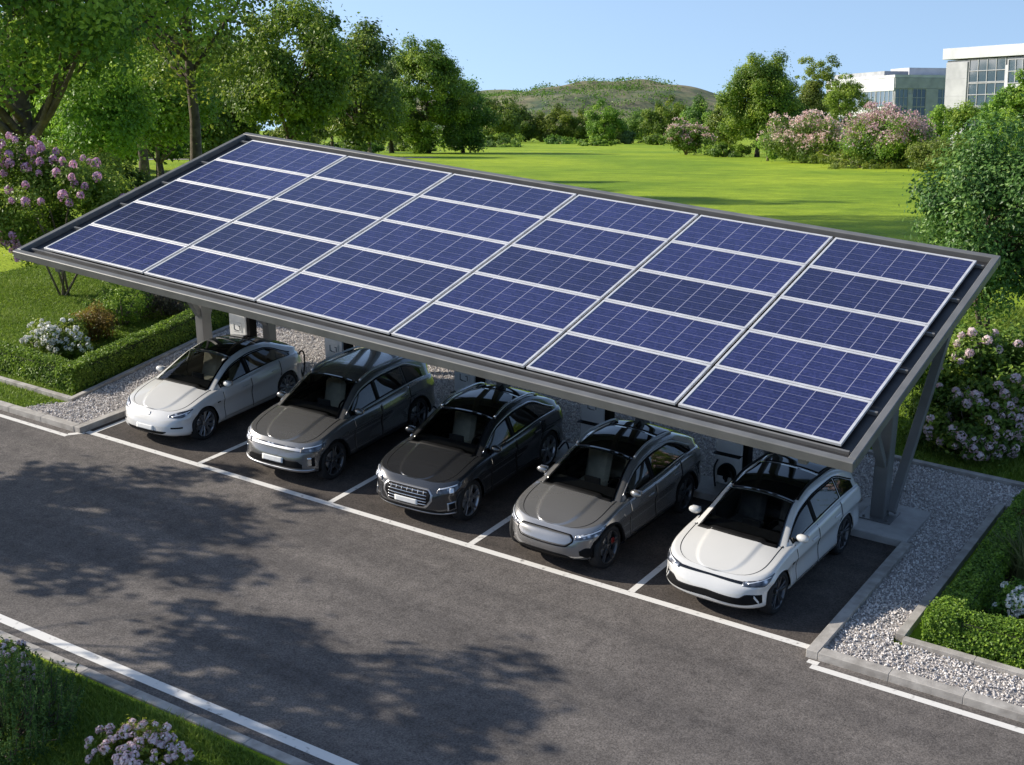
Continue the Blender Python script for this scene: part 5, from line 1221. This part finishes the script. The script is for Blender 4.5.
tree_at(814, 151, 54, 26, 'garden_tree', 'feathery pale green tree rising behind the conical garden tree', G['lime'], 76, 16000, .3, nc=110, rcf=.16)
tree_at(843, 153, 74, 25, 'garden_tree', 'bright lime green tree in front of the low office building', G['lime'], 77, 18000, .28, nc=90, rcf=.22)
r_, cc, cr = bush_at(805, 163, 119, 42, 'flowering_shrub', 'left one of two big pink flowering shrubs along the lawn', G['olive'], 81, 20000, .22, nc=60); blossom_mass(r_, cc, cr, 2.2, 1300, .17, PET['coral'], 2, -.05, .13, 6)
r_, cc, cr = bush_at(890, 168, 111, 48, 'flowering_shrub', 'right and larger one of two big pink flowering shrubs along the lawn', G['mid'], 82, 26000, .2, nc=75); blossom_mass(r_, cc, cr, 2.7, 1600, .16, PET['coral'], 3, .0, .12, 6)
bush_at(768, 161, 131, 13, 'shrub', 'bright yellow green shrub at the left end of the pink shrubs', G['lime'], 83, 6000, .2)
bush_at(862, 168, 156, 60, 'ground_shrub', 'low bright green edging shrubs at the foot of the pink shrubs', G['mid'], 84, 16000, .16, nc=150)
bush_at(940, 174, 141, 34, 'shrub', 'broad olive green shrub right of the big pink shrubs', G['olive'], 85, 12000, .18)
tree_at(938, 166, 102, 17, 'young_tree', 'thin yellow green young tree in front of the low office building', G['lime'], 86, 6000, .22, bottom=.3)
tree_at(962, 168, 96, 20, 'young_tree', 'open crowned young tree before the stone panel of the taller office', G['lime'], 87, 7000, .22, bottom=.28)
tree_at(1000, 172, 78, 30, 'bright_tree', 'bright green leafy tree before the taller office at the right edge', G['lime'], 88, 24000, .21, bottom=.06, nc=110, rcf=.2)
tree_at(1022, 180, 66, 26, 'bright_tree', 'bright green tree cut by the right picture edge, beside the leafy one', G['lime'], 89, 14000, .22, bottom=.1)
# heath trees on the hill
ht = fast_mesh('crown', *(lambda r: (lambda q: (q[0], q[1]))(leaf_quads(r, r.normal(0, 1, (26000, 3)) * 0 + np.concatenate([hv[i, j] + r.normal(0, 1, (26, 3)) * np.array([5, 5, 1.6]) + np.array([0, 0, 2.5]) for i, j in zip(r.integers(4, 60, 1000), r.integers(4, 86, 1000))]), unit(r, 26000), 2.4)))(np.random.default_rng(9)), rnd=np.random.default_rng(8).uniform(0, .6, 26000), mats=[G['deep']])
tag(link('hill_scrub', ht), 'dark scrub and small trees scattered over the far heath hill', 'scrub', kind='stuff')

# dark leaved tree at the right edge
tree('garden_tree', 'dense dark green tree with glossy leaves at the right edge behind the carport', (13.1, 16.2), 5.0, 2.3, .9, 95, 36000, .11, G['near'], 91, tr=.10, nl=26, rcf=.24, fork=.18, multi=2)
# off to the left of the road: the trees whose shade falls on the asphalt
tree('road_tree', 'tall park tree whose long shade crosses the near lawn', SL(54, -25), 27.0, 6.2, 9.0, 90, 30000, .3, G['mid'], 94, tr=.3, group='trees left of the picture')
tree('road_tree', 'roadside tree whose dappled shade falls on the road near the left gravel', (-7.0, -5.8), 7.9, 2.6, 4.7, 50, 4600, .24, G['mid'], 92, tr=.07, rcf=.17, group='trees left of the picture')
tree('road_tree', 'roadside tree whose dappled shade falls on the near lane', (-1.3, -8.9), 8.4, 2.9, 5.0, 54, 5000, .24, G['mid'], 93, tr=.07, rcf=.17, group='trees left of the picture')

# ------------------------------------------------------------------ garden planting
lh = [flower_head('flower_cluster', .105, 60, .068, PET['lilac'], s, 1.4) for s in (1, 2, 3)]
shrub('lilac_bush', 'tall lilac bush with purple pink flower clusters on the lawn left of the carport', (-8.35, 6.3), 2.3, 2.0, 4.1, 85, 30000, .10, G['mid'], 101, flowers=(lh, 100, 'flower_cluster', -.75, .2), stems=3, rcf=.22, bottom=1.0, sr=.028)
shrub('green_bush', 'leafy green bush between the purple lilac and the carport roof', (-11.2, 10.6), 1.5, 1.4, 3.3, 50, 20000, .11, G['mid'], 102, stems=6, sr=.03)
rh = [flower_head('flower_head', .085, 52, .058, PET['pink'], s, .9) for s in (4, 5, 6)]
shrub('rhododendron', 'rhododendron with pale pink flower heads on the lawn right of the carport', (14.75, 9.5), 1.75, 1.3, 2.15, 70, 26000, .11, G['deep'], 103, flowers=(rh, 100, 'flower_head', -.85, .15), stems=6)
shrub('rhododendron', 'rhododendron with pink flower heads cut by the right picture edge', (17.6, 10.8), 1.6, 1.3, 2.2, 60, 18000, .11, G['deep'], 104, flowers=(rh, 95, 'flower_head', -.85, .14), stems=6)
shrub('rhododendron', 'lower rhododendron full of pale pink heads nearest the carport brace', (14.75, 8.35), 1.15, .75, 1.35, 44, 12000, .10, G['deep'], 120, flowers=(rh, 60, 'flower_head', -.9, .14), stems=5)
hedge('box_hedge', 'clipped box hedge around the left flower bed', [(-9, 1.62), (-2.25, 1.52), (-3.25, 7.2)], .52, .55, 105, G['hedge'], 3200, .05)
hedge('box_hedge', 'clipped box hedge around the right flower bed beside the gravel', [(24, 1.22), (16.5, 1.22), (16.5, 5.75)], .5, .5, 106, G['hedge'], 5200, .045)
sl = MB(); sl.box((20.2, 3.5, .03), (7.2, 4.2, .06)); sl.build('bed_soil', SOIL)['kind'] = 'structure'
wh = [flower_head('flower_head', .056, 34, .046, PET['white'], s, .7) for s in (7, 8)]
shrub('white_flower_bush', 'white flowering bush in the left flower bed', (-4.35, 2.95), .82, .7, .85, 40, 6500, .07, G['deep'], 107, flowers=(wh, 80, 'flower_head', -.3, .085), stems=5)
shrub('rust_shrub', 'rust brown leaved shrub beside the white flowers in the left bed', (-4.6, 4.1), .62, .6, .78, 34, 5200, .06, G['rust'], 108)
shrub('yellow_green_shrub', 'feathery yellow green shrub between the rust shrub and the plum one', (-5.0, 5.3), .85, .8, 1.1, 70, 5600, .055, G['lime'], 109, rcf=.17)
shrub('plum_shrub', 'dull plum brown shrub at the back of the left bed', (-4.7, 6.5), .85, .7, .85, 36, 5500, .06, G['plum'], 110)
shrub('white_flower_bush', 'white flowering bush inside the hedge of the right bed', (17.35, 2.25), .55, .52, .72, 36, 6000, .06, G['deep'], 111, flowers=(wh, 70, 'flower_head', -.25, .065), stems=5)
def tuft(name, label, loc, r, h, n, mat, seed, cat='plant', width=.012, lean=.35):
    rg = np.random.default_rng(seed); root = empty(name, (loc[0], loc[1], 0), 0, label, cat); Vs = []; Fs = []; Rn = []
    for i in range(n):
        a = rg.uniform(0, 6.283); q = r * math.sqrt(rg.uniform(0, 1)) * .6; p = np.array([q * math.cos(a), q * math.sin(a), 0]); H = h * rg.uniform(.55, 1.1); ln = rg.normal(0, lean, 2) * H + p[:2] * .5
        t = np.array([math.cos(a + 1.5), math.sin(a + 1.5), 0]) * width; b = len(Vs); m = p + np.array([ln[0] * .35, ln[1] * .35, H * .6]); e = p + np.array([ln[0], ln[1], H])
        Vs += [p - t, p + t, m + t * .8, m - t * .8, e + t * .1, e - t * .1]; Fs += [(b, b + 1, b + 2, b + 3), (b + 3, b + 2, b + 4, b + 5)]; c = rg.uniform(0, 1); Rn += [c, c]
    link('blades', fast_mesh('blades', np.array(Vs), np.array(Fs), rnd=Rn, mats=[mat]), root)
    return root
tuft('ornamental_grass', 'tufted ornamental grass behind the white flowers in the right bed', (17.0, 3.75), .55, .7, 420, G['reed'], 112)
shrub('red_leaved_shrub', 'reddish leaved shrub at the back of the right bed', (17.15, 4.95), .6, .55, .75, 34, 5000, .06, G['red'], 113)
# bottom left corner
def spire_bush(loc, r, h, n, seed):
    rg = np.random.default_rng(seed); root = empty('conifer_shrub', (loc[0], loc[1], 0), 0, 'bushy dark green shrub with upright feathery shoots on the near verge', 'shrub'); Vs = []; Rn = []; st = MB()
    for i in range(n):
        a = rg.uniform(0, 6.283); q = r * math.sqrt(rg.uniform(0, 1)); p = np.array([q * math.cos(a), q * math.sin(a), 0]); H = h * (1 - .55 * (q / r) ** 2) * rg.uniform(.7, 1.1)
        e = p * 1.15 + np.array([rg.normal(0, .05), rg.normal(0, .05), H]); k = 46; t = rg.uniform(.15, 1, k); C = p * (1 - t)[:, None] + e * t[:, None]; d = unit(rg, k); d[:, 2] = np.abs(d[:, 2]); C = C + d * (.055 * (1.15 - t))[:, None]
        V, F = leaf_quads(rg, C, d, .05, .35); Vs.append(V); Rn.append(np.clip(t * .5 + rg.normal(.2, .2, k) + rg.normal(0, .1), 0, 1))
        if i % 4 == 0: st.tube([p * .5, (p + e) / 2, e], [.012, .008, .003], 5)
    V = np.concatenate(Vs); link('foliage', fast_mesh('foliage', V, np.arange(len(V)).reshape(-1, 4), rnd=np.concatenate(Rn), mats=[G['fir']]), root); st.build('stem', BARK, root)
spire_bush((7.25, -7.7), .95, 1.15, 380, 114)
ph_ = [flower_head('flower_head', .052, 40, .042, PET['pink'], s, .9) for s in (9, 10)]
shrub('pink_flower_bush', 'low bush with pale pink flower heads on the near verge', (9.5, -7.35), .8, .55, .55, 36, 5200, .06, G['mid'], 115, flowers=(ph_, 90, 'flower_head', -.3, .075), stems=5)
shrub('pink_flower_bush', 'pale pink flowering bush cut by the left picture edge on the near verge', (6.5, -6.8), .42, .36, .62, 30, 4500, .06, G['mid'], 116, flowers=(ph_, 40, 'flower_head', -.4, .09), stems=5)
